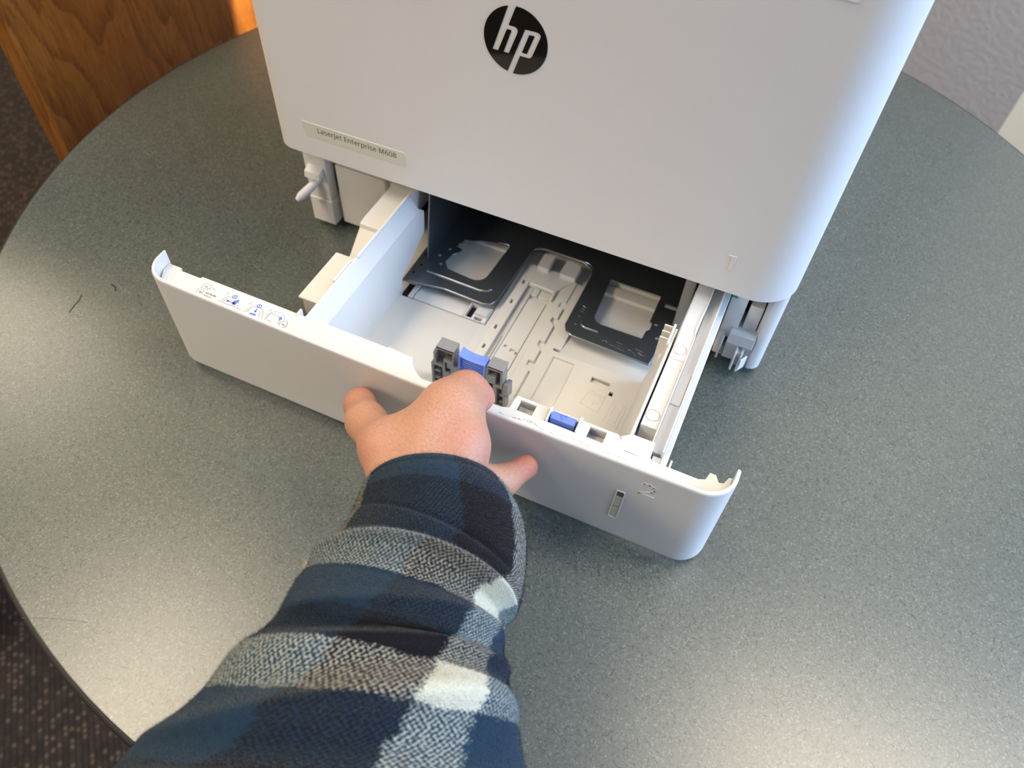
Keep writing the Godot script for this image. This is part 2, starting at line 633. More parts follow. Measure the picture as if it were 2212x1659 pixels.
func make_materials() -> void:
	var grain := noise_tex(0.25, 256, 2, true, 1.2, 4)
	var p := plain(Color(0.845, 0.84, 0.83), 0.42)
	p.normal_enabled = true
	p.normal_texture = grain
	p.normal_scale = 0.10
	p.uv1_triplanar = true
	p.uv1_world_triplanar = true
	p.uv1_scale = Vector3(14, 14, 14)
	M.white = p
	var c := p.duplicate()
	c.albedo_color = Color(0.85, 0.84, 0.81)
	c.roughness = 0.5
	M.cream = c
	M.plaque = plain(Color(0.80, 0.80, 0.74), 0.35)
	M.ink = plain(Color(0.16, 0.17, 0.19), 0.6)
	M.ink_soft = plain(Color(0.36, 0.36, 0.36), 0.6)
	M.ink_blue = plain(Color(0.36, 0.48, 0.88), 0.6)
	M.sticker = plain(Color(0.875, 0.865, 0.83), 0.45)
	M.gloss_black = plain(Color(0.30, 0.305, 0.30), 0.05, 0.95)
	M.grey = plain(Color(0.52, 0.52, 0.52), 0.42)
	M.black = plain(Color(0.05, 0.05, 0.055), 0.6)
	M.blue = plain(Color(0.43, 0.54, 0.87), 0.38)
	M.green = plain(Color(0.03, 0.55, 0.45), 0.4)
	var st := plain(Color(0.55, 0.58, 0.61), 0.30, 0.88)
	M.steel = st
	M.brass = plain(Color(0.62, 0.46, 0.28), 0.3, 1.0)
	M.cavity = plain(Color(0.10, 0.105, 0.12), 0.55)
	M.dirt = plain(Color(0.66, 0.60, 0.47), 0.8)
	# table
	var sp := speckle_images()
	var t := plain(Color(1, 1, 1), 0.31, 0.0, 0.88)
	t.albedo_texture = tex(sp[0])
	t.heightmap_enabled = true
	t.heightmap_texture = tex(sp[1])
	t.heightmap_scale = 0.0018
	t.uv1_triplanar = true
	t.uv1_world_triplanar = true
	t.uv1_scale = Vector3(3.1, 3.1, 3.1)
	M.laminate = t
	M.edge = plain(Color(0.17, 0.16, 0.155), 0.5)
	var wd := plain(Color(1, 1, 1), 0.42)
	wd.albedo_texture = tex(wood_image())
	M.wood = wd
	M.wood_dark = plain(Color(0.36, 0.20, 0.10), 0.45)
	var cp := carpet_images()
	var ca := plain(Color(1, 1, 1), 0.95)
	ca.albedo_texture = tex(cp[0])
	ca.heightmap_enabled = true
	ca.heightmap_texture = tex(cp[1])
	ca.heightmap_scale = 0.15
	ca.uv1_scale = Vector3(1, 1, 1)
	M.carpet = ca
	var wa := plain(Color(0.70, 0.655, 0.61), 0.8)
	wa.normal_enabled = true
	wa.normal_texture = noise_tex(0.045, 512, 2, true, 5.0, 8)
	wa.normal_scale = 0.16
	wa.uv1_triplanar = true
	wa.uv1_world_triplanar = true
	wa.uv1_scale = Vector3(3, 3, 3)
	M.wall = wa
	M.ceiling = plain(Color(0.86, 0.85, 0.83), 0.9)
	# skin
	var sk := plain(Color(1, 1, 1), 0.48)
	sk.vertex_color_use_as_albedo = true
	sk.subsurf_scatter_enabled = true
	sk.subsurf_scatter_strength = 0.10
	sk.normal_enabled = true
	sk.normal_texture = noise_tex(0.06, 512, 4, true, 6.0, 15)
	sk.normal_scale = 0.85
	var bl := noise_tex(0.035, 512, 4, false, 4.0, 33)
	var gr := Gradient.new()
	gr.offsets = PackedFloat32Array([0.0, 0.45, 1.0])
	gr.colors = PackedColorArray([Color(0.88, 0.80, 0.78), Color(0.96, 0.95, 0.95), Color(1, 1, 1)])
	bl.color_ramp = gr
	sk.albedo_texture = bl
	sk.uv1_triplanar = true
	sk.uv1_scale = Vector3(26, 26, 26)
	M.skin = sk
	M.nail = plain(Color(0.86, 0.62, 0.54), 0.3)
	M.hair = plain(Color(0.22, 0.15, 0.10), 0.6)
	var fl := plain(Color(1, 1, 1), 0.95, 0.0, 0.2)
	M.plaid = plaid_image()
	fl.albedo_texture = tex(M.plaid.duplicate())
	fl.rim_enabled = true
	fl.rim = 0.25
	fl.rim_tint = 0.6
	fl.normal_enabled = true
	fl.normal_texture = noise_tex(0.30, 1024, 2, true, 8.0, 16)
	fl.normal_scale = 0.45
	M.fleece = fl

# ------------------------------------------------------------------ light, camera
func panel_light(called: String, label: String, ctr: Vector3, sx: float, sz: float, energy: float, glow: float, col: Color) -> void:
	var t := thing(called, label, "ceiling light", ctr)
	var fr := S()
	var o := PackedVector2Array([Vector2(-sx / 2 - .03, -sz / 2 - .03), Vector2(sx / 2 + .03, -sz / 2 - .03), Vector2(sx / 2 + .03, sz / 2 + .03), Vector2(-sx / 2 - .03, sz / 2 + .03)])
	var i := PackedVector2Array([Vector2(-sx / 2, -sz / 2), Vector2(sx / 2, -sz / 2), Vector2(sx / 2, sz / 2), Vector2(-sx / 2, sz / 2)])
	prism(fr, "y", o, -0.02, 0.0, 0.002, [i])
	obj("frame", fr, plain(Color(0.86, 0.85, 0.83), 0.9), t)
	var d := S()
	prism(d, "y", i, -0.012, -0.004)
	var m := plain(Color(0.9, 0.9, 0.88), 0.6)
	m.emission_enabled = true
	m.emission = col
	m.emission_energy_multiplier = glow
	obj("diffuser", d, m, t)
	var l := AreaLight3D.new()
	l.name = "lamp"
	l.light_color = col
	l.light_energy = energy
	l.area_size = Vector2(sx, sz)
	l.area_range = 12.0
	l.shadow_enabled = true
	l.rotation_degrees = Vector3(-90, 0, 0)
	l.position = Vector3(0, -0.016, 0)
	t.add_child(l)

func set_camera_and_light() -> void:
	var cam := Camera3D.new()
	cam.name = "camera"
	cam.fov = 52.94
	cam.near = 0.01
	cam.transform = Transform3D(Basis(Vector3(0.911609, 0.040131, -0.409094), Vector3(-0.348404, 0.603568, -0.717162), Vector3(0.218136, 0.796301, 0.564200)), Vector3(0.172642, 0.497430, 0.423996))
	var at := CameraAttributesPhysical.new()
	at.frustum_focal_length = 24.10
	at.exposure_aperture = 7.0
	at.frustum_focus_distance = 0.50
	at.frustum_near = 0.01
	at.frustum_far = 60.0
	cam.attributes = at
	add_child(cam)
	cam.current = true
	var env := Environment.new()
	env.background_mode = Environment.BG_SKY
	var sky := Sky.new()
	var sm := ProceduralSkyMaterial.new()
	sm.sky_top_color = Color(0.30, 0.47, 0.78)
	sm.sky_horizon_color = Color(0.66, 0.76, 0.92)
	sm.ground_bottom_color = Color(0.30, 0.30, 0.28)
	sm.ground_horizon_color = Color(0.60, 0.64, 0.68)
	sm.sky_energy_multiplier = 5.0
	sm.ground_energy_multiplier = 2.0
	sky.sky_material = sm
	env.sky = sky
	env.ambient_light_source = Environment.AMBIENT_SOURCE_SKY
	env.tonemap_mode = Environment.TONE_MAPPER_LINEAR
	env.tonemap_exposure = 0.325
	env.sdfgi_enabled = true
	env.ssao_enabled = true
	env.ssil_enabled = true
	var we := WorldEnvironment.new()
	we.environment = env
	add_child(we)
	# three ceiling panels
	var warm := Color(1.0, 0.925, 0.815)
	panel_light("ceiling_light", "flush ceiling panel above the front left of the table", Vector3(-0.98, 1.95, 0.45), 0.5, 1.0, 7.6, 5.0, warm)
	panel_light("ceiling_light", "flush ceiling panel beyond the table's left side, over the wooden cabinet", Vector3(-2.5, 1.95, -0.9), 0.6, 1.2, 8.0, 5.0, warm)
	panel_light("ceiling_light", "flush ceiling panel above the right side of the table", Vector3(1.1, 1.95, -0.3), 1.1, 0.5, 7.6, 5.0, warm)
	panel_light("ceiling_light", "flush ceiling panel far behind the photographer", Vector3(-1.5, 1.95, 2.1), 0.6, 1.2, 16.0, 5.0, warm)
	# daylight through the pale blind in the right wall's window, and low sun through the gap beside it
	var w := AreaLight3D.new()
	w.name = "window_daylight"
	w.light_color = Color(0.64, 0.80, 1.0)
	w.light_energy = 24.0
	w.area_size = Vector2(2.1, 1.3)
	w.area_range = 12.0
	w.shadow_enabled = true
	w.rotation_degrees = Vector3(0, 90, 0)
	w.position = Vector3(2.17, 0.95, -0.10)
	add_child(w)
	var sun := DirectionalLight3D.new()
	sun.name = "sun"
	sun.light_color = Color(1.0, 0.88, 0.70)
	sun.light_energy = 14.0
	sun.light_angular_distance = 0.5
	sun.shadow_enabled = true
	sun.look_at_from_position(Vector3.ZERO, -Vector3(0.9, 0.42, -0.25))
	add_child(sun)

# ------------------------------------------------------------------ the room
func build_room() -> void:
	var y0 := -0.74
	var y1 := 1.95
	var st := S()
	prism(st, "y", PackedVector2Array([Vector2(-4, -3.2), Vector2(2.4, -3.2), Vector2(2.4, 3.2), Vector2(-4, 3.2)]), y0 - 0.1, y0 - 0.001, 0.0, [], 32.0, 1)
	var along := Vector2(-0.7, -0.714) * 3.6
	var cs := [Vector3(-4, y0, -3.2), Vector3(2.4, y0, -3.2), Vector3(2.4, y0, 3.2), Vector3(-4, y0, 3.2)]
	var cuv := []
	for q: Vector3 in cs:
		cuv.append(Vector2(Vector2(q.x, q.z).dot(Vector2(-along.y, along.x)), Vector2(q.x, q.z).dot(along)))
	quad(st, cs[0], cs[1], cs[2], cs[3], Vector3.UP, cuv)
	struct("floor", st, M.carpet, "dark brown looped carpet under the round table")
	st = S()
	prism(st, "y", PackedVector2Array([Vector2(-4, -3.2), Vector2(2.4, -3.2), Vector2(2.4, 3.2), Vector2(-4, 3.2)]), y1, y1 + 0.1)
	struct("ceiling", st, M.ceiling)
	# right wall with its window opening
	st = S()
	prism(st, "x", PackedVector2Array([Vector2(-3.2, y0), Vector2(3.2, y0), Vector2(3.2, y1), Vector2(-3.2, y1)]), 2.2, 2.35, 0.0, [PackedVector2Array([Vector2(-1.5, 0.3), Vector2(1.0, 0.3), Vector2(1.0, 1.6), Vector2(-1.5, 1.6)])])
	struct("wall_right", st, M.wall)
	st = S()
	prism(st, "x", PackedVector2Array([Vector2(-1.5, 0.3), Vector2(1.0, 0.3), Vector2(1.0, 1.6), Vector2(-1.5, 1.6)]), 2.27, 2.31, 0.0, [PackedVector2Array([Vector2(-1.47, 0.33), Vector2(0.97, 0.33), Vector2(0.97, 1.57), Vector2(-1.47, 1.57)])])
	struct("window_1", st, M.white)
	st = S()
	prism(st, "x", PackedVector2Array([Vector2(-1.17, 0.28), Vector2(1.02, 0.28), Vector2(1.02, 1.64), Vector2(-1.17, 1.64)]), 2.178, 2.186, 0.0)
	var bm := plain(Color(0.85, 0.87, 0.9), 0.9)
	bm.emission_enabled = true
	bm.emission = Color(0.72, 0.85, 1.0)
	bm.emission_energy_multiplier = 6.0
	var bl := obj("window_blind", st, bm)
	bl.set_meta("label", "pale daylit roller blind covering most of the right wall's window")
	bl.set_meta("category", "blind")
	# left, front and rear walls
	st = S()
	prism(st, "x", PackedVector2Array([Vector2(-3.2, y0), Vector2(3.2, y0), Vector2(3.2, y1), Vector2(-3.2, y1)]), -3.9, -3.75)
	struct("wall_left", st, M.wall)
	st = S()
	prism(st, "z", PackedVector2Array([Vector2(-4, y0), Vector2(2.4, y0), Vector2(2.4, y1), Vector2(-4, y1)]), 2.9, 3.05)
	struct("wall_front", st, M.wall)
	st = S()
	prism(st, "z", PackedVector2Array([Vector2(-4, y0), Vector2(2.4, y0), Vector2(2.4, y1), Vector2(-4, y1)]), -3.1, -2.95)
	struct("wall_back", st, M.wall)
	# the stub of wall right behind the table: its face and its return to the right
	st = S()
	var o := PackedVector2Array([Vector2(-0.30, -1.0), Vector2(0.500, -1.0), Vector2(0.500, -1.2), Vector2(-0.30, -1.2)])
	prism(st, "y", o, y0, y1, 0.002)
	struct("wall_rear", st, M.wall, "pale textured wall corner close behind the table")
	st = S()
	prism(st, "y", PackedVector2Array([Vector2(0.497, -1.004), Vector2(1.2, -1.30), Vector2(1.2, -1.4), Vector2(0.45, -1.1)]), y0, y1, 0.002)
	struct("wall_side", st, plain(Color(0.86, 0.77, 0.63), 0.7), "warm cream strip of wall at the corner, right of the table")

# ------------------------------------------------------------------ the table and the cabinet
func build_table() -> void:
	var t := thing("table", "round pedestal table with grey-green speckled laminate top under the printer", "table", Vector3(0.0254, -0.74, -0.106))
	var y := 0.74
	var R := 0.5257
	var top := S()
	lathe(top, PackedVector2Array([Vector2(R - .0035, y - .002), Vector2(R - .0035, y - .0002), Vector2(R - 0.0042, y), Vector2(0, y)]), Vector3.ZERO, 160)
	lathe(top, PackedVector2Array([Vector2(0, y - .026), Vector2(R - .0035, y - .026), Vector2(R - .0035, y - .002)]), Vector3.ZERO, 160)
	obj("table_top", top, M.laminate, t)
	var e := S()
	var pr := PackedVector2Array([Vector2(R - .0034, y - .030)])
	for i in 9:
		var a := deg_to_rad(-90 + 180.0 * i / 8)
		pr.append(Vector2(R - .002 + cos(a) * .003, y - .0150 + sin(a) * .0148))
	pr.append(Vector2(R - .0034, y - .0006))
	lathe(e, pr, Vector3.ZERO, 160)
	obj("edge_band", e, M.edge, t)
	var p := S()
	lathe(p, PackedVector2Array([Vector2(0.05, 0.04), Vector2(0.05, y - .04), Vector2(0.16, y - .027), Vector2(0, y - .027)]), Vector3.ZERO, 40)
	obj("column", p, M.black, t)
	var b := S()
	lathe(b, PackedVector2Array([Vector2(0.29, 0.0), Vector2(0.29, 0.012), Vector2(0.05, 0.045), Vector2(0, 0.045)]), Vector3.ZERO, 64)
	obj("base", b, M.black, t)
	table_marks(t, t.position)

func table_marks(t: Node3D, o: Vector3) -> void:
	for q in [[[-336.6, 146.2], [-334.0, 152.0], [-333.6, 157.6], [-331.6, 165.6]], [[-322.8, 125.0], [-318.2, 126.0], [-314.4, 129.2]], [[-132.0, 281.4], [-127.0, 283.6]], [[-170.0, 381.0], [-152.0, 373.0], [-131.0, 366.0]], [[-168, -92], [-150, -103], [-138, -112]]]:
		var st := S()
		var pts := []
		for v in q:
			pts.append(Vector2(v[0] * MM - o.x, v[1] * MM - o.z))
		var dark: bool = q[0][0] < -300.0
		stroke(st, "y", pts, 0.0013 if dark else 0.00022, 0.7400, 0.74006)
		obj("scratch", st, M.ink if dark else M.ink_soft, t)

func wood_face(st: SurfaceTool, a: Vector3, b: Vector3, h0: float, h1: float, n: Vector3, u0: float, u1: float) -> void:
	quad(st, Vector3(a.x, h0, a.z), Vector3(b.x, h0, b.z), Vector3(b.x, h1, b.z), Vector3(a.x, h1, a.z), n, [Vector2(u0, 1), Vector2(u1, 1), Vector2(u1, 0), Vector2(u0, 0)])

func build_cabinet() -> void:
	# a wooden cabinet: its long side faces the table; low sun reaches its far end
	var a := Vector3(-0.555, 0, -0.044)       # near edge of the side face
	var c := Vector3(-0.555, 0, -0.044) + Vector3(-0.041, 0, -0.348).normalized() * 0.95
	var d := (a - c).normalized()
	var n := Vector3(-d.z, 0, d.x)
	if n.dot(Vector3(0.17, 0, 0.42) - c) < 0:
		n = -n
	var t := thing("cabinet", "warm brown oak-grained wooden cabinet standing behind the table on the carpet", "cabinet", Vector3(c.x, -0.74, c.z))
	var h := 1.05
	var L := (a - c).length()
	var o := Vector3(-c.x, 0, -c.z)
	var side := S()
	var A := Vector3.ZERO
	var B := d * L
	wood_face(side, A, B, 0.0, h, n, 0.98, 0.0)
	wood_face(side, A - n * .02, B - n * .02, 0.0, h, -n, 0.98, 0.0)
	wood_face(side, B, B - n * .02, 0.0, h, d, 0.0, .04)
	quad(side, A + Vector3(0, h, 0), B + Vector3(0, h, 0), B + Vector3(0, h, 0) - n * .02, A + Vector3(0, h, 0) - n * .02, Vector3.UP)
	obj("side_panel", side, M.wood, t)
	var fr := S()
	var F0 := A - d * 0.001
	wood_face(fr, F0, F0 - n * 0.45, 0.0, h, -d, 0.0, 0.9)
	wood_face(fr, F0 + d * .02, F0 + d * .02 - n * .45, 0.0, h, d, 0.0, 0.9)
	obj("front_panel", fr, M.wood, t)
	var tp := S()
	prism(tp, "y", PackedVector2Array([Vector2(A.x, A.z), Vector2(B.x, B.z), Vector2((B - n * .45).x, (B - n * .45).z), Vector2((A - n * .45).x, (A - n * .45).z)]), h, h + 0.025, 0.002)
	obj("top_panel", tp, M.wood, t)
	build_chair()

func build_chair() -> void:
	# pushed to the left of the table; the photo shows only the edge of one leg
	var t := thing("chair", "brown wooden chair left of the table, only one leg's edge showing", "chair", Vector3(-0.735, -0.74, 0.02))
	var st := S()
	for q in [[0.0, 0.0], [-0.42, 0.0], [0.0, 0.42], [-0.42, 0.42]]:
		st = S()
		prism(st, "y", round_rect(q[0] * 1000 - 40, q[0] * 1000, q[1] * 1000, q[1] * 1000 + 40, 5), 0.0, 0.44, 0.002)
		obj("leg", st, M.wood_dark, t)
	st = S()
	prism(st, "y", round_rect(-470, 5, -5, 465, 25), 0.44, 0.475, 0.005)
	obj("seat", st, M.wood_dark, t)
	st = S()
	prism(st, "x", round_rect(0, 460, 475, 640, 20), -0.47, -0.445, 0.004)
	obj("backrest", st, M.wood_dark, t)

# ------------------------------------------------------------------ the printer
func build_printer() -> void:
	var t := thing("printer", "white laser printer with black round emblem on its front, standing on the table", "printer")
	# upper body and front cover
	var st := S()
	prism(st, "y", rounded([-212.5, -466, 12, 212.5, -466, 12, 212.5, -52, 1, -212.5, -52, 1]), 0.100, 0.345, 0.002)
	obj("body", st, M.white, t)
	st = S()
	prism(st, "y", rounded([-190, -440, 20, 190, -440, 20, 190, -90, 20, -190, -90, 20]), 0.344, 0.378, 0.006)
	obj("output_bin", st, M.white, t)
	st = S()
	prism(st, "y", rounded([-215.5, -51, 0.5, -215.5, 0, 17, 215.5, 0, 31, 215.5, -51, 0.5], 14), 0.0997, 0.340, 0.0014, [], 40.0)
	obj("front_cover", st, M.white, t)
	# emblem: a black disc cut by the two letters
	st = S()
	var disc := PackedVector2Array()
	for i in 72:
		var a := TAU * i / 72
		disc.append(Vector2(-4.1 + 21.6 * cos(a), 244.7 + 21.6 * sin(a)))
	var hh := P2([-9.1, 268, -4.1, 268, -8.9, 254.4, -8.7, 253.7, -4.8, 253.7, -3.5, 253.1, -2.8, 251.9, -2.9, 250.4, -8.2, 235.6, -11.9, 235.6, -7.1, 250.4, -7.5, 250.9, -10.1, 250.9, -15.7, 235.6, -19.6, 235.6], 1.0)
	var pp := P2([2.0, 253.7, 9.9, 253.9, 11.6, 253.4, 12.5, 252.3, 12.4, 251.0, 7.8, 238.0, 6.9, 236.5, 5.7, 235.8, -0.5, 235.8, -5.3, 221.5, -9.4, 221.5], 1.0)
	var ph := P2([4.9, 250.9, 8.0, 251.1, 8.4, 250.7, 4.1, 238.6, 3.6, 238.4, 0.7, 238.5], 1.0)
	var shapes := [disc]
	for cutter in [hh, pp]:
		var nxt := []
		for s in shapes:
			nxt.append_array(Geometry2D.clip_polygons(s, cutter))
		shapes = nxt
	shapes.append(ph)
	for s: PackedVector2Array in shapes:
		var q := PackedVector2Array()
		for v in s:
			q.append(v * MM)
		prism(st, "z", q, -0.0005, 0.0005, 0.00012)
	var em := obj("emblem", st, M.gloss_black, t)
	em.set_meta("label", "glossy black round emblem with two slanted letters")
	# name plate with its lettering
	st = S()
	prism(st, "z", rounded([-183.8, 132.8, 0.6, -181.6, 119.9, 4, -90.5, 119.7, 2.2, -90.5, 132.8, 2.2]), -0.0004, 0.00035, 0.0003)
	var np := obj("nameplate", st, M.plaque, t)
	words("LaserJet Enterprise M608", 4.5, M.ink, V(-170.0, 123.9, 0.36), Vector3.RIGHT, Vector3.UP, np, "lettering", 1.02)
	# embossed tray number
	st = S()
	prism(st, "z", P2([162.1, 134.9, 162.1, 133.2, 164.9, 133.5, 164.7, 121.9, 167.6, 121.7, 168.0, 135.2]), -0.0004, 0.0006, 0.0002)
	obj("number_mark", st, M.white, t)
	# small slot near the top right of the cover
	st = S()
	prism(st, "z", rounded([166, 313, 2, 181, 312.2, 2, 181, 330, 3, 166, 330, 3]), -0.0004, 0.0008, 0.0005, [rounded([168, 315, 1.5, 179.2, 314.2, 1.5, 179.2, 328, 2, 168, 328, 2])])
	obj("port_rim", st, M.white, t)
	st = S()
	prism(st, "z", rounded([168, 315, 1.5, 179.2, 314.2, 1.5, 179.2, 328, 2, 168, 328, 2]), -0.0004, 0.0002)
	obj("port_cover", st, M.black, t)
	# lower body: base plate, side shells, back and the dark lining of the tray bay
	st = S()
	bx(st, -208, 212, 5.0, 6.5, -464, -36, .4)
	obj("base_plate", st, M.white, t)
	st = S()
	prism(st, "y", rounded([-209.5, -466, 2, -209.5, -23, 1.2, -187.2, -23, 0.6, -187.2, -34, 0, -205, -34, 0, -205, -466, 0]), 0.0335, 0.1005, 0.0004)
	bx(st, -209.6, -186.2, 6.4, 33.4, -60, -21.6, .7)
	obj("side_shell", st, M.white, t)
	st = S()
	prism(st, "y", rounded([214, -466, 2, 214, -23, 9, 204.6, -23, 0, 201.5, -30, 0, 201.5, -40, 0, 208, -40, 0, 208, -466, 0], 8), 0.0062, 0.1005, 0.0008, [], 40)
	obj("side_shell", st, M.white, t)
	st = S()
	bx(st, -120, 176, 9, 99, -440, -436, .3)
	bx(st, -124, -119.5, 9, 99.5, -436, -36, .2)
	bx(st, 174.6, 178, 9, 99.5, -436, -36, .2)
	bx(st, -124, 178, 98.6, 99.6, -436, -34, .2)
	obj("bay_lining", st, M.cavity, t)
	# left of the bay: recessed panels
	st = S()
	bx(st, -182, -132.6, 7, 70.4, -36, -29.5, .5)
	obj("recess_panel", st, M.white, t)
	st = S()
	bx(st, -187.4, -120.4, 71.2, 100.2, -60, -30.5, .4)
	obj("header_panel", st, M.white, t)
	st = S()
	bx(st, -127.2, -120.4, 7, 69.4, -42, -30.2, .5)
	obj("recess_panel", st, M.white, t)
	st = S()
	bx(st, -188, -124.2, 6.6, 99, -62, -37, .2)
	obj("recess_back", st, M.white, t)
	# left hinge lever under its little hood
	st = S()
	prism(st, "x", P2([-23, 69, -16, 66, -15, 60, -23, 60]), -0.2055, -0.190, 0.0005)
	obj("lever_hood", st, M.white, t)
	st = S()
	tube(st, [V(-196, 55, -24), V(-200, 51, -15), V(-206, 45, -6), V(-208.5, 42, -2.5)], [0.0022, 0.0040, 0.0040, 0.0022], 12)
	obj("hinge_lever", st, M.white, t)
	# right of the bay
	st = S()
	bx(st, 174.2, 187, 30, 100, -60, -27, .5)
	obj("guide_panel", st, M.white, t)
	st = S()
	bx(st, 190, 200.4, 40, 69, -60, -29, .5)
	obj("guide_block", st, M.white, t)
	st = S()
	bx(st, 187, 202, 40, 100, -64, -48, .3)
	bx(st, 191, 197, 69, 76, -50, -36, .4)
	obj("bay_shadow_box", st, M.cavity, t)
	st = S()
	prism(st, "x", P2([-60, 8, -26, 8, -26, 26, -22.5, 29, -22.5, 40, -25, 43.5, -60, 43.5]), 0.1826, 0.2035, 0.0006)
	obj("hook_housing", st, M.white, t)
	st = S()
	bx(st, 174.2, 180.2, 17, 36.5, -60, -25, 1.2)
	bx(st, 174.2, 182.5, 7, 16.8, -60, -28, .6)
	bx(st, 178.4, 180.0, 7, 34, -28, -22.5, .4)
	obj("latch_block", st, M.white, t)
	st = S()
	prism(st, "x", P2([-27, 27, -19, 25, -14, 17, -13, 9.5, -16, 8, -27, 9]), 0.1918, 0.1936, 0.0004)
	prism(st, "x", P2([-27, 27, -19, 25, -14, 17, -13, 9.5, -16, 8, -27, 9]), 0.1966, 0.1984, 0.0004)
	bx(st, 193, 197, 9, 24, -27, -20, .5)
	prism(st, "y", P2([197.6, -14, 198.6, -13.6, 202.4, -20, 201.6, -21.2]), 0.010, 0.0235, 0.0003)
	obj("latch_hook", st, M.white, t)
	st = S()
	bx(st, 174.0, 178.6, 76.2, 79.4, -27.5, -23.5, .4)
	bx(st, 174.0, 178.6, 79.8, 84, -27.5, -22.5, .4)
	var g := obj("release_tab", st, M.green, t)
	g.set_meta("label", "small green tab at the top of the right recess")
	# feet
	for fx in [-190.0, 190.0]:
		for fz in [-440.0, -95.0]:
			st = S()
			lathe(st, PackedVector2Array([Vector2(.011, 0), Vector2(.011, .0050), Vector2(0, .0050)]), V(fx, 0.0, fz), 20)
			obj("foot", st, M.black, t)

# ------------------------------------------------------------------ the paper tray
const BOW := 2.2
func bow(x: float, y: float) -> float:   # the front skin bulges a little along its top edge
	return BOW * (1.0 - pow(x / 200.0, 2.0)) * clampf(y / 98.0, 0.0, 1.0) - 0.6

func front_profile(inset_mm: float) -> PackedVector2Array:
	# plan of the front: left tip, corner, straight, corner, right tip
	var p := PackedVector2Array()
	var r := 19.5 - inset_mm
	p.append(Vector2(-216.3 + inset_mm, 141.5))
	for i in 11:
		var a := deg_to_rad(180.0 - 90.0 * i / 10)
		p.append(Vector2(-196.8 + r * cos(a), 147.6 + r * sin(a)))
	for i in range(1, 20):
		p.append(Vector2(-196.8 + 393.6 * i / 20.0, 167.1 - inset_mm))
	for i in 11:
		var a := deg_to_rad(90.0 - 90.0 * i / 10)
		p.append(Vector2(196.8 + r * cos(a), 147.6 + r * sin(a)))
	p.append(Vector2(216.3 - inset_mm, 141.5))
	return p

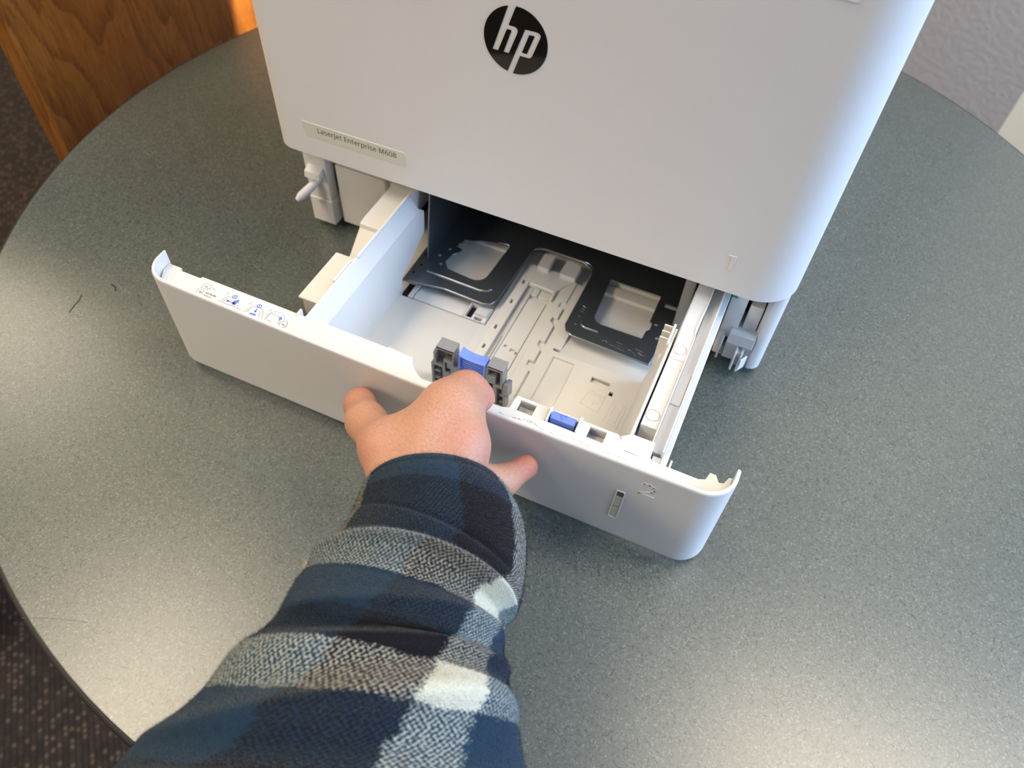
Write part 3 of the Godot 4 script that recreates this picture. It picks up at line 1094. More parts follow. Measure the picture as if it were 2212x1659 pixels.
func build_tray() -> void:
	var t := thing("paper_tray", "cream paper tray pulled open from the printer, its front gripped by a hand", "tray")
	# --- front panel: an outer and an inner skin, rounded top edge
	var st := S()
	var hs := [6.2, 7.2, 9.0, 50.0, 96.6, 97.9, 98.6]
	var outs := [1.2, 0.3, 0.0, 0.0, 0.0, 0.35, 1.1]
	var rows := []
	for k in hs.size():
		var row := PackedVector3Array()
		for q in front_profile(outs[k]):
			row.append(V(q.x, hs[k], q.y + bow(q.x, hs[k])))
		rows.append(row)
	var inn := front_profile(2.4)
	for k in [6, 2, 0]:
		var row := PackedVector3Array()
		for q in inn:
			row.append(V(q.x, hs[k], q.y + bow(q.x, hs[k])))
		rows.append(row)
	# the window of the level gauge is cut from the flat part
	var holes_x0 := 149.4
	var holes_x1 := 155.2
	skin(st, rows)
	var fp := obj("front_panel", st, M.white, t)
	# level gauge window: sunk slot with a rim, and the two-step gauge inside
	st = S()
	prism(st, "z", rounded([148.6, 31.5, 1.2, 155.0, 31.5, 1.2, 155.8, 67.5, 1.2, 149.4, 67.5, 1.2]), 0.1662, 0.1676, 0.0002, [rounded([149.4, 32.5, .8, 154.2, 32.5, .8, 155.0, 66.6, .8, 150.2, 66.6, .8])])
	obj("gauge_rim", st, M.white, fp)
	st = S()
	prism(st, "z", rounded([149.4, 32.5, .6, 154.2, 32.5, .6, 154.8, 60, .3, 150.0, 60, .3]), 0.1662, 0.1672, 0.0001)
	var gi := obj("gauge_plate", st, M.plaque, fp)
	st = S()
	bx(st, 149.8, 154.4, 47.2, 47.7, 166.6, 167.28, .05)
	obj("gauge_line", st, M.ink_soft, fp)
	st = S()
	prism(st, "z", rounded([150.4, 60.5, .4, 154.8, 60.5, .4, 155.0, 66, .4, 150.6, 66, .4]), 0.1662, 0.1672, 0.0001)
	obj("gauge_slot", st, M.ink_soft, fp)
	# embossed 2
	st = S()
	var two := [Vector2(163.2, 84.2), Vector2(165.0, 86.3), Vector2(168.2, 86.8), Vector2(171.4, 85.4), Vector2(172.2, 82.4), Vector2(170.6, 79.4), Vector2(163.2, 73.9), Vector2(173.0, 73.9)]
	for i in two.size():
		two[i] *= MM
	stroke(st, "z", two, 0.0013, 0.1664, 0.16735)
	obj("number_mark", st, M.white, fp)
	# --- lip shelf behind the skin
	st = S()
	var lip := P2([-213.6, 142, -202.4, 142, -202.4, 144.4, -184, 144.4, -183.2, 142.6, -97, 142.6, -93, 142.3, -10.4, 142.4, -14, 151.5, 4.5, 155.7, 62, 153.2, 66.4, 151.4, 66.8, 142.4, 91.0, 141.0, 91.6, 151.2, 112.9, 151.2, 113.6, 140.9, 139, 140.8, 146, 150.0, 194, 150.2, 198.2, 148.4, 199.6, 142.6, 203.4, 142.6, 206.4, 147.2, 209.2, 146.4, 211.4, 141, 213.6, 140.6, 213.4, 149, 208, 158.5, 197.5, 165.2, -197.5, 165.2, -208, 158.5, -213.4, 149])
	prism(st, "y", lip, 0.0845, 0.0875, 0.0004, [R2(71.2, 82.2, 143.0, 151.4), R2(120.0, 131.2, 142.6, 151.2)])
	obj("front_lip", st, M.cream, t)
	# front inner wall below the lip and pocket bottoms
	st = S()
	prism(st, "x", P2([139.4, 12, 142.2, 12, 142.2, 84.6, 140.2, 84.6]), -0.095, -0.0110, 0.0004)
	prism(st, "x", P2([137.8, 12, 141, 12, 141, 84.6, 138.6, 84.6]), 0.0665, 0.139, 0.0004)
	prism(st, "x", P2([139, 9, 153, 9, 156, 84.6, 154, 84.6]), -0.006, 0.0665, 0.0004)
	obj("front_wall", st, M.cream, t)
	st = S()
	prism(st, "y", P2([-30, 140.6, -10.6, 142.3, -8.0, 146.5, -3.5, 151, 1.0, 154, 5, 156.4, -30, 157]), 0.012, 0.0874, 0.0006)
	obj("finger_ramp", st, M.cream, t)
	for q in [[70.6, 82.8], [119.4, 131.8]]:
		st = S()
		bx(st, q[0], q[1], 77.0, 78.2, 141.4, 152.0, .2)
		obj("pocket_floor", st, M.cream, t)
	st = S()
	for fx in [91.6, 112.2]:
		prism(st, "x", P2([137.4, 70, 151.6, 70, 151.6, 89.4, 149, 89.6, 142, 90.6, 138.6, 88.4]), fx * MM, (fx + 1.3) * MM, 0.0003)
	obj("button_cheeks", st, M.cream, t)
	# blue latch button of the tray
	st = S()
	prism(st, "x", P2([142.2, 72, 150.6, 72, 148.0, 88.4, 142.8, 89.2]), 0.0938, 0.1105, 0.0006)
	var lb := obj("latch_button", st, M.blue, t)
	lb.set_meta("label", "blue latch button in the tray's front lip")
	st = S()
	var trg := [V(99.4, 89.35, 143.6), V(104.4, 89.35, 143.4), V(102.0, 88.85, 147.0)]
	for i in 3:
		tube(st, [trg[i], trg[(i + 1) % 3]], 0.00028, 6)
	obj("arrow_mark", st, M.blue, lb)
	# dirt along the lip
	st = S()
	rng.seed = 5
	var dx := 62.0
	while dx < 150.0:
		var n := 1 if dx > 95.0 else 2
		for k in n:
			var zz := 157.5 + 1.3 * sin(dx * 0.21) + rng.randf_range(-0.5, 0.5)
			var len_ := rng.randf_range(0.6, 1.8)
			stroke(st, "y", [Vector2(dx, zz) * MM, Vector2(dx + len_, zz + rng.randf_range(-.3, .3)) * MM], rng.randf_range(0.15, 0.4) * MM, 0.08749, 0.08753)
		dx += rng.randf_range(1.0, 3.0)
	var di := obj("grime", st, M.dirt, t)
	di.set_meta("kind", "stuff")
	# instruction sticker on the left lip
	build_sticker(t)
	build_tray_floor(t)
	build_tray_walls(t)
	build_lift_plate(t)
	build_length_guide(t)

func skin(st: SurfaceTool, rows: Array) -> void:
	# open strip of rows; faceted between the lip rows, smooth along them
	var n: int = rows[0].size()
	for k in rows.size() - 1:
		for i in n - 1:
			var a: Vector3 = rows[k][i]
			var b: Vector3 = rows[k][i + 1]
			var c: Vector3 = rows[k + 1][i + 1]
			var d: Vector3 = rows[k + 1][i]
			var nn := []
			for j in [i, i + 1]:
				var p: Vector3 = rows[k][maxi(j - 1, 0)]
				var q: Vector3 = rows[k][mini(j + 1, n - 1)]
				nn.append((q - p).cross(rows[k + 1][j] - rows[k][j]).normalized())
			var ctr := Vector3(0, 0.05, 0.10)
			for z in 2:
				var ref: Vector3 = ((a + b + c + d) * 0.25 - ctr)
				if k >= 7:
					ref = -ref
				if k == 6:
					ref = Vector3.UP
				if nn[z].dot(ref) < 0:
					nn[z] = -nn[z]
			tri(st, a, b, c, nn[0], nn[1], nn[1])
			tri(st, a, c, d, nn[0], nn[1], nn[0])
	for e in [0, n - 1]:
		for k in 6:
			var last := rows.size() - 1
			var i0: Vector3 = rows[last][e].lerp(rows[7][e], float(k) / 6.0)
			var i1: Vector3 = rows[last][e].lerp(rows[7][e], float(k + 1) / 6.0)
			quad(st, rows[k][e], rows[k + 1][e], i1, i0, Vector3.FORWARD)
	for i in n - 1:
		quad(st, rows[0][i], rows[0][i + 1], rows[rows.size() - 1][i + 1], rows[rows.size() - 1][i], Vector3.DOWN)

func build_sticker(t: Node3D) -> void:
	var y := 87.5
	var st := S()
	prism(st, "y", P2([-182, 144.2, -102.5, 144.2, -106, 163.2, -178.6, 163.2]), (y - .05) * MM, (y + .12) * MM)
	var s := obj("instruction_sticker", st, M.sticker, t)
	s.set_meta("label", "printed loading instructions on the tray's left lip")
	var T := (y + .12) * MM
	var T2 := (y + .17) * MM
	var ink := S()
	var blue := S()
	var lines := [
		[[-177.2, 147.6], [-171.4, 147.2], [-170.5, 150.4], [-172.3, 151.8], [-177.6, 151.9]], [[-172.3, 151.8], [-172.6, 150.4], [-170.5, 150.4]], [[-177.2, 147.6], [-177.6, 151.9]],
		[[-177.1, 158.7], [-178.0, 153.9], [-173.1, 153.6], [-172.6, 158.5], [-177.1, 158.7]],
		[[-158.0, 157.8], [-157.0, 156.9], [-155.0, 150.9], [-145.9, 150.1], [-142.0, 157.6], [-139.1, 157.6]], [[-155.6, 157.4], [-154.1, 152.1]], [[-155.6, 157.4], [-144.6, 156.9]], [[-144.6, 157.4], [-145.6, 154.6]],
		[[-137.0, 157.9], [-135.7, 157.2], [-134.2, 151.1], [-127.3, 150.0], [-124.0, 152.1], [-121.1, 158.0]], [[-134.1, 157.1], [-133.2, 152.0]], [[-124.1, 157.5], [-126.1, 152.5]],
		[[-118.7, 158.1], [-119.6, 154.2], [-118.3, 150.0], [-115.5, 147.9], [-111.4, 147.6], [-107.3, 150.0], [-106.2, 153.4]],
		[[-118.4, 156.0], [-118.8, 150.9], [-111.4, 150.9], [-108.0, 157.4]], [[-117.6, 157.2], [-113.8, 157.6]],
		[[-106.9, 158.2], [-108.0, 154.8], [-106.4, 154.4], [-104.8, 152.4], [-102.8, 153.0], [-101.9, 156.8], [-104, 158.6]],
	]
	for l in lines:
		var pts := []
		for q in l:
			pts.append(Vector2(q[0], q[1]) * MM)
		stroke(ink, "y", pts, 0.00026, T, T2)
	for q in [[-175.6, 149.0], [-174.6, 149.0], [-173.6, 149.0], [-175.8, 155.2], [-174.9, 155.2], [-174.0, 155.2]]:
		stroke(ink, "y", [Vector2(q[0] + .1, q[1]) * MM, Vector2(q[0], q[1] + 1.6) * MM], 0.00045, T, T2)
	obj("print", ink, M.ink_soft, s)
	stroke(blue, "y", [Vector2(-152.6, 154.4) * MM, Vector2(-147.2, 154.5) * MM], 0.0008, T, T2)
	prism(blue, "y", P2([-154.0, 154.4, -151.8, 153.2, -151.8, 155.6]), T, T2)
	prism(blue, "y", P2([-145.9, 154.5, -148.2, 153.1, -148.2, 155.9]), T, T2)
	prism(blue, "y", P2([-148.7, 152.2, -145.9, 150.4, -145.0, 151.9, -145.7, 155.7, -147.2, 156.2]), T, T2)
	stroke(blue, "y", [Vector2(-129.5, 151.8) * MM, Vector2(-129.1, 154.2) * MM], 0.0009, T, T2)
	prism(blue, "y", P2([-128.9, 155.6, -130.3, 153.9, -127.9, 153.8]), T, T2)
	prism(blue, "y", P2([-131.5, 156.6, -126.9, 156.3, -126.8, 157.9, -131.5, 158.1]), T, T2)
	prism(blue, "y", P2([-111.1, 151.2, -109.1, 150.4, -108.3, 152.4, -109.0, 154.5]), T, T2)
	for q in [[-150.3, 148.9], [-129.5, 148.8]]:
		var ring := []
		for i in 13:
			var a := TAU * i / 12
			ring.append(Vector2(q[0] + 1.7 * cos(a), q[1] + 1.5 * sin(a)) * MM)
		stroke(blue, "y", ring, 0.0006, T, T2)
		stroke(blue, "y", [Vector2(q[0] - .5, q[1] - 0.6) * MM, Vector2(q[0], q[1] + .5) * MM, Vector2(q[0] + .5, q[1] - 0.6) * MM], 0.0005, T, T2)
	obj("print_blue", blue, M.ink_blue, s)
	var rt := Vector3.RIGHT
	var up := Vector3.FORWARD
	words("A5", 1.5, M.ink, V(-169.3, y + .16, 150.6), rt, up, s, "lettering")
	words("A5/A4/B5", 1.5, M.ink, V(-171.3, y + .16, 156.0), rt, up, s, "lettering", 1.0, true)
	words("8.5x11", 1.5, M.ink, V(-170.9, y + .16, 158.7), rt, up, s, "lettering", 1.0, true)
	words("1", 2.1, M.ink_soft, V(-157.4, y + .16, 150.5), rt, up, s, "lettering")
	words("2", 2.1, M.ink_soft, V(-137.4, y + .16, 150.8), rt, up, s, "lettering")
	words("3", 2.1, M.ink_soft, V(-121.0, y + .16, 150.6), rt, up, s, "lettering")
	words("XXX", 1.3, M.ink, V(-106.4, y + .16, 157.2), rt, up, s, "lettering")

func build_tray_floor(t: Node3D) -> void:
	# --- right and middle floor with its recesses
	var st := S()
	var holes := [R2(112.4, 115.4, 52.9, 57.0), P2([94.5, 45.0, 110.2, 45.3, 110.0, 49.3, 100.3, 48.2, 100.3, 50.6, 94.5, 50.6]), R2(58.4, 77.4, 39.4, 126),
		P2([46.3, -12, 47.6, -12, 47.6, 5.5, 41.8, 5.5, 41.8, 0.5, 46.3, 0.5]), P2([46.3, 9.5, 47.7, 9.5, 47.7, 33.9, 41.8, 33.9, 41.8, 29.2, 46.3, 29.2]), P2([46.3, 39, 47.7, 39, 47.7, 57.3, 41.8, 57.3, 41.8, 52.3, 46.3, 52.3]), R2(46.2, 47.6, 62.4, 92),
		R2(55.4, 61.0, 30.8, 33.5), R2(7.6, 31.5, -26.5, 128), R2(1.8, 4.0, -29.6, -24.2), R2(1.8, 4.0, -3.2, 1.8), R2(1.8, 4.0, 28.9, 34.0), R2(1.8, 4.0, 52.4, 57.2), R2(1.8, 4.0, 76, 81)]
	prism(st, "y", P2([-6, -46, 61.5, -46, 61.5, 34, 132.2, 34.4, 132.2, 139, -6, 139]), 0.0094, 0.012, 0.0002, holes)
	obj("tray_floor", st, M.cream, t)
	st = S()
	bx(st, -112, 170, 6.6, 8.2, -250, 140, .2)
	obj("tray_bottom", st, M.cream, t)
	st = S()
	bx(st, 111.6, 116.2, 8.2, 8.8, 52, 58, .1)
	obj("dark_hole", st, M.black, t)
	obj("dark_hole", box(-87, -78, 8.2, 9.0, 16, 36, .1), M.black, t)
	st = S()
	bx(st, 57.6, 78.2, 8.2, 10.0, 38.8, 138, .1)
	obj("recess_floor", st, M.cream, t)
	st = S()
	bx(st, 41.0, 48.4, 8.2, 10.3, -14, 95, .1)
	obj("slot_floor", st, M.cream, t)
	# ramp under the metal plate, right and left
	st = S()
	prism(st, "x", P2([34.6, 8.2, 34.6, 12.0, 18, 9.3, 8, 8.6, 8, 8.2]), 0.0612, 0.1335, 0.0)
	obj("ramp", st, M.cream, t)
	st = S()
	var roll := PackedVector2Array([Vector2(34.8, 8.2)])
	for i in 7:
		var a := deg_to_rad(15.0 * i)
		roll.append(Vector2(34.8 - 2.5 + 2.5 * cos(a), 11.5 + 2.5 * sin(a)))
	roll = P2([139, 8.2, 139, 14, 36.5, 14, 35.2, 13.4, 34.6, 12.4, 34.6, 8.2])
	prism(st, "x", roll, -0.0875, -0.008, 0.0003)
	prism(st, "z", P2([-8.2, 8.4, -8.2, 14, -3.4, 11.9, -2.6, 8.4]), 0.0346, 0.139)
	obj("tray_floor", st, M.cream, t)
	st = S()
	prism(st, "x", P2([34, 8.2, 33, 12.4, 26, 13.2, 18, 10.5, 10, 8.6, 10, 8.2]), -0.0745, -0.0270, 0.0006)
	obj("ramp", st, M.white, t)
	st = S()
	bx(st, -80, -75.5, 8.2, 12, 10, 33, .3)
	obj("ramp_rib", st, M.cream, t)
	# little latch box beside the left ramp
	st = S()
	prism(st, "y", R2(-26.6, -6.6, 15.6, 33.6), 0.0084, 0.0138, 0.0003, [R2(-25.4, -19.6, 17.2, 32.6), R2(-17.4, -10.4, 29.2, 32.8)])
	obj("latch_frame", st, M.white, t)
	st = S()
	bx(st, -25.8, -19, 8.1, 9.2, 16.8, 33, .1)
	bx(st, -17.8, -10, 8.1, 9.2, 28.8, 33, .1)
	obj("latch_gap", st, M.black, t)
	st = S()
	prism(st, "x", P2([16, 13.6, 28.6, 13.6, 28.6, 17.0, 22, 16.2, 16.6, 14.2]), -0.018, -0.0075, 0.0004)
	obj("latch", st, M.white, t)
	# --- middle channel for the length guide
	st = S()
	bx(st, 7.6, 31.5, 8.2, 9.0, -26.5, 138, .1)
	obj("channel_floor", st, M.cream, t)
	st = S()
	prism(st, "y", R2(14.2, 30.6, -12, 137), 0.0089, 0.0112, 0.0003, [R2(23.2, 27.4, 46.4, 49.6), R2(17, 19.6, 44.5, 47), R2(28.4, 30.0, 48, 51)])
	obj("rack_bar", st, M.cream, t)
	st = S()
	bx(st, 13.2, 14.2, 8.9, 12.6, -24, 137, .3)
	bx(st, 10.0, 10.9, 8.9, 10.2, 36, 137, .2)
	obj("channel_rib", st, M.white, t)
	st = S()
	bx(st, 14.4, 20, 8.9, 12.4, -25, -16, .4)
	bx(st, 20.6, 30.8, 8.9, 11.4, -25, -17, .4)
	bx(st, 31.8, 34.0, 11.8, 15.4, -28, -15, .4)
	obj("rack_stop", st, M.cream, t)
	st = S()
	prism(st, "y", R2(-1.2, 7.6, -50, 137), 0.0115, 0.0132, 0.0003, [R2(1.8, 4.0, -29.6, -24.2), R2(1.8, 4.0, -3.2, 1.8), R2(1.8, 4.0, 28.9, 34.0), R2(1.8, 4.0, 52.4, 57.2), R2(1.8, 4.0, 76, 81)])
	obj("notched_strip", st, M.cream, t)
	st = S()
	prism(st, "y", P2([36, -46, 46.2, -46, 46.2, -34, 46.2, -18.5, 41.7, -18.5, 41.7, -12.2, 46.2, -12.2, 46.2, 0.4, 41.7, 0.4, 41.7, 5.6, 46.2, 9.4, 46.2, 29.1, 41.7, 29.1, 41.7, 34, 46.2, 39, 46.2, 52.2, 41.7, 52.2, 41.7, 57.4, 46.1, 62.4, 46.1, 110, 36, 110]), 0.0119, 0.0132, 0.0003)
	obj("notched_strip", st, M.cream, t)
	st = S()
	prism(st, "y", P2([4.6, -49.5, 43, -50.5, 43.5, -44, 32, -25.5, 9.0, -26.8, 4.6, -34]), 0.010, 0.0142, 0.0006)
	obj("channel_bridge", st, M.grey if false else M.cream, t)
	for q in [[8.2, 18.8], [29.4, 44.4]]:
		st = S()
		prism(st, "x", P2([-62.5, 17.5, -61, 19.6, -44.2, 19.2, -44, 12, -62, 12]), q[0] * MM, q[1] * MM, 0.0008)
		obj("plate_support", st, M.white, t)
	# embossed size pictures in the floor
	st = S()
	for l in [[[97.5, 58.6], [110.6, 60.2], [110.0, 76.2], [94.5, 73.5], [97.5, 58.6]], [[99.6, 61], [108.4, 62], [108.2, 69], [104, 68.6], [103.8, 72.6]], [[118.4, 60.5], [129, 62], [128.4, 84], [116.8, 81]], [[116.8, 81], [118.4, 60.5]], [[120.6, 63], [120.2, 74]], [[126.4, 66], [125.8, 80], [120, 79]]]:
		var pts := []
		for q in l:
			pts.append(Vector2(q[0], q[1]) * MM)
		stroke(st, "y", pts, 0.0006, 0.0119, 0.0123)
	obj("size_marks", st, M.cream, t).set_meta("kind", "stuff")

func build_tray_walls(t: Node3D) -> void:
	# --- left wall: bright bevel above, upright below, rail boxes outside
	var st := S()
	var prof := P2([-87.0, 8.2, -86.2, 73.0, -94.6, 85.6, -96.4, 85.6, -96.4, 70, -92.6, 70, -92.6, 8.2])
	# cut to the photographed back end: high part, then a slope down to the floor
	var zs := [[139.5, 1.0], [-250.0, 1.0]]
	prism(st, "z", prof, 0.0325, 0.1430, 0.0)
	obj("side_wall", st, M.white, t)
	st = S()
	prism(st, "x", P2([32.6, 8.2, 30.4, 8.6, 28.5, 26, -14.7, 45.5, -15.3, 67, -9.0, 73.2, 32.6, 73.2]), -0.0926, -0.0865, 0.0003)
	prism(st, "z", P2([-86.4, 72, -86.2, 73.0, -94.6, 85.6, -96.4, 85.6, -96.4, 70]), -0.0075, 0.0326, 0.0003)
	obj("side_wall_end", st, M.white, t)
	st = S()
	bx(st, -97.2, -94.2, 60, 84.6, -250, 138, .5)
	obj("side_rail", st, M.white, t)
	st = S()
	bx(st, -95.8, -93.6, 84, 87.4, -8, 74, .5)
	bx(st, -98.6, -96.6, 82, 86.8, 79, 103, .5)
	obj("rail_ridge", st, M.white, t)
	st = S()
	bx(st, -119.6, -97.0, 72.8, 75.0, 66.5, 119.4, .5)
	bx(st, -117.6, -99.0, 56, 72.9, 69, 118, .4)
	obj("rail_box", st, M.cream, t)
	st = S()
	prism(st, "x", P2([-120, 73, -120, 79, 27, 79, 32.5, 77.6, 33.4, 74, 52, 59, 60, 59, 60, 54, -120, 54]), -0.1190, -0.0970, 0.0008)
	obj("rail_arm", st, M.cream, t)
	st = S()
	bx(st, -112, -106, 55, 66.5, 54, 68, .5)
	obj("rail_step", st, M.cream, t)
	st = S()
	lathe(st, PackedVector2Array([Vector2(.0048, .0), Vector2(.0048, .00015), Vector2(0, .00015)]), V(-110.5, 75.0, 79), 24)
	obj("mould_mark", st, M.cream, t)
	st = S()
	bx(st, -101.5, -99.8, 78, 89.5, 139, 145, .4)
	obj("lip_tab", st, M.cream, t)
	# --- right wall and rails
	st = S()
	prism(st, "z", P2([132, 8.2, 132, 12, 144.6, 83.5, 146.8, 84.6, 146.8, 8.2]), 0.034, 0.1415, 0.0)
	obj("side_wall", st, M.cream, t)
	st = S()
	prism(st, "z", P2([144.8, 60, 144.8, 85, 145.4, 85.6, 146.4, 85.6, 147.0, 85, 147.0, 60]), 0.0495, 0.1365, 0.0003)
	obj("wall_rim", st, M.white, t)
	st = S()
	prism(st, "x", P2([124.6, 60, 124.6, 84.6, 124, 85, 63.4, 85.0, 62.4, 86.2, -250, 86.2, -250, 60]), 0.1484, 0.1600, 0.0004)
	obj("rail_deck", st, M.white, t)
	for z in [114.9, 53.7]:
		st = S()
		var ring := []
		for i in 25:
			var a := TAU * i / 24
			ring.append(Vector2(153.7 + 4.6 * cos(a), z + 4.6 * sin(a)) * MM)
		var yy := 0.0850 if z > 63 else 0.0862
		stroke(st, "y", ring, 0.0006, yy - 0.0001, yy + 0.0002)
		obj("mould_mark", st, M.white, t)
	st = S()
	prism(st, "y", P2([159.4, -250, 159.4, 6, 158.0, 26, 157.9, 30, 159.6, 38, 159.6, 138, 160.5, 138, 160.5, 38, 158.9, 30, 159.0, 26, 160.4, 6, 160.4, -250]), 0.060, 0.0870, 0.0003)
	obj("rail_ridge", st, M.white, t)
	st = S()
	bx(st, 147, 172.6, 54, 70.0, -250, 136, .3)
	obj("rail_trough", st, M.white, t)
	st = S()
	bx(st, 160.4, 168.0, 69, 78.5, -250, 137.4, .3)
	bx(st, 160.6, 167.4, 78.3, 79.6, 66, 96, .15)
	obj("rail_channel", st, M.white, t)
	st = S()
	bx(st, 167.9, 169.1, 66, 85.2, -250, 139.4, .35)
	bx(st, 169.0, 173.2, 60, 79.5, -250, 148.5, .4)
	obj("outer_rail", st, M.white, t)
	st = S()
	prism(st, "y", P2([146.2, 136.2, 161.8, 136.2, 162.4, 148, 164.2, 150.8, 145.4, 151.6, 140.0, 141.0]), 0.060, 0.0875, 0.0005)
	obj("corner_block", st, M.cream, t)
	st = S()
	bx(st, 163.2, 171.5, 76, 78, 139.5, 151, .3)
	obj("corner_pad", st, M.cream, t)
	st = S()
	bx(st, 174.6, 176.0, 70, 88.4, 145, 151.5, .4)
	obj("lip_tab", st, M.cream, t)
	# slotted bracket on the inside of the right wall and the guide post behind it
	st = S()
	prism(st, "x", P2([48, 40, 52, 84, 51, 85.6, 31, 85.6, 27, 60, 24, 40]), 0.1432, 0.1448, 0.0003)
	for k in 3:
		prism(st, "x", P2([31.5 + 6.2 * k, 52, 32.6 + 6.2 * k, 84, 33.8 + 6.2 * k, 84, 32.9 + 6.2 * k, 52]), 0.1368, 0.1440, 0.0002)
	prism(st, "z", P2([136.4, 50, 136.4, 54, 144, 84.5, 145, 84.5, 145, 50]), 0.0305, 0.0318, 0.0002)
	prism(st, "y", P2([139, 44, 145, 44, 145, 52, 142, 53]), 0.040, 0.066, 0.0008)
	obj("slotted_bracket", st, M.cream, t)
	st = S()
	bx(st, 137.6, 146.0, 12, 84, -60, -22, .6)
	obj("guide_post", st, M.grey, t)
	st = S()
	tube(st, [V(126, 30, -38), V(140, 30, -38)], 0.0016, 10)
	obj("guide_rod", st, M.grey, t)

func build_lift_plate(t: Node3D) -> void:
	# a steel plate with a U-shaped opening for the length guide and a window on either side
	var st := S()
	var outer := rounded([-89.6, 23.0, 1, -52, 17.2, 0, -7, 18.6, 9, -4.6, -66.8, 12, 56.4, -66.8, 12, 56.8, 17.8, 9, 132.4, 19.6, 1, 137.2, -28, 1, 137.2, -210, 1, -89.6, -210, 1], 8)
	var left := rounded([-60.5, -5.2, 1, -26.2, -2.2, 10, -23.4, -56.4, 2, -33.6, -55.2, 1, -34.8, -53.4, 0.5, -50.0, -49.6, 1, -54.4, -46.6, 1, -63.0, -44.2, 1, -66.5, -34.0, 1, -59.4, -32.4, 1, -61.5, -26.2, 1, -64.5, -22.6, 1, -66.5, -12.4, 1], 4)
	var right := rounded([72.8, -56, 1, 75.2, -3.4, 9, 118.6, -3.8, 1, 119.0, -13.0, 1, 121.4, -16, 1, 121.4, -22.6, 1, 118.8, -24, 1, 118.6, -56, 1], 5)
	prism(st, "y", outer, 0.0186, 0.0200, 0.0003, [left, right])
	var pl := obj("lift_plate", st, M.steel, t)
	pl.set_meta("label", "dark steel lift plate with two windows and a U cut-out")
	# rolled front lip of the plate
	st = S()
	var lip := [V(-52, 19.0, 17.2), V(-15.5, 19.0, 18.4), V(-9.5, 19.0, 16.0), V(-7.0, 19.0, 10.5), V(-4.9, 19.0, -40), V(-4.6, 19.0, -55.5), V(-2.4, 19.0, -63), V(5, 19.0, -66.6), V(44, 19.0, -66.6), V(53.6, 19.0, -62), V(56.3, 19.0, -54), V(56.7, 19.0, 9), V(59.6, 19.0, 15.4), V(65.4, 19.0, 18.0), V(132.2, 19.0, 19.6)]
	tube(st, lip, 0.0011, 8)
	tube(st, [V(-89.4, 19, 23), V(-52, 19.0, 17.2)], 0.0011, 8)
	obj("rolled_edge", st, M.steel, pl)
	# pressed beads
	st = S()
	tube(st, [V(-75, 19.6, 5.2), V(-24, 19.6, 5.9), V(-18.5, 19.6, 4.4), V(-15.8, 19.6, 0.8)], 0.0016, 8)
	obj("bead", st, M.steel, pl)
	st = S()
	tube(st, [V(68.9, 19.6, -11), V(67.9, 19.6, 1.5), V(69.0, 19.6, 4.4), V(72, 19.6, 5.6), V(83.8, 19.6, 5.5)], 0.0016, 8)
	obj("bead", st, M.steel, pl)
	for q in [[129.8, -9.5], [124.6, -23.6], [-68.5, -8.0], [-74.5, -17.5], [-70.0, -28.5], [-64.8, -38.8]]:
		st = S()
		lathe(st, PackedVector2Array([Vector2(.0018, .0), Vector2(.0015, .0007), Vector2(.0006, .0012), Vector2(0, .0013)]), V(q[0], 19.9, q[1]), 14)
		obj("rivet", st, M.steel, pl)
	for q in [[-85, 12], [-83, 1]]:
		st = S()
		lathe(st, PackedVector2Array([Vector2(.0011, .0), Vector2(.0011, .0001), Vector2(0, .0001)]), V(q[0], 20.0, q[1]), 12)
		obj("drilled_hole", st, M.black, pl)
	# pressed size marks
	st = S()
	for q in [[[62.2, -10], [65, -10]], [[62.2, -13], [65, -13]], [[62.2, -16.5], [65, -15.5]], [[62.6, -5], [63.6, -3.4], [64.8, -5]], [[62.6, 4], [63.8, 6.4], [65.4, 5]], [[90, 13.4], [92, 11], [94.4, 13.4]], [[97, 14], [110, 15.6], [109, 14.2]], [[101, 9], [106, 9.4]], [[112, 12.4], [115, 12.8]], [[117, 13.4], [120, 16.4]], [[117.4, 9.2], [124, 10.2]], [[121, 12], [124, 13.6], [127, 13]], [[103, 11], [105, 13]]]:
		var pts := []
		for v in q:
			pts.append(V(v[0], 20.0, v[1]))
		tube(st, pts, 0.0003, 5)
	obj("size_marks", st, M.steel, pl).set_meta("kind", "stuff")
	# upright flange at the plate's left edge
	st = S()
	prism(st, "x", P2([-8.5, 20, -13.5, 58, -20, 97, -150, 97, -150, 19, -9, 19]), -0.0826, -0.0814, 0.0003)
	obj("side_flange", st, M.steel, pl)
	# the floor seen through the windows
	st = S()
	prism(st, "x", P2([8, 8.4, -46, 9.4, -47, 12.4, -50, 13, -56, 12.8, -57, 9.4, -62, 9.4, -63, 14, -72, 15.5, -90, 15.5, -90, 7, 8, 7]), 0.066, 0.124, 0.0003)
	obj("well_floor", st, M.cream, t)
	st = S()
	prism(st, "x", P2([8, 8.4, -56, 9.4, -57, 11.5, -64, 11.5, -65, 9.4, -72, 9.4, -73, 14, -90, 15.5, -90, 7, 8, 7]), -0.074, -0.016, 0.0003)
	obj("well_floor", st, M.cream, t)

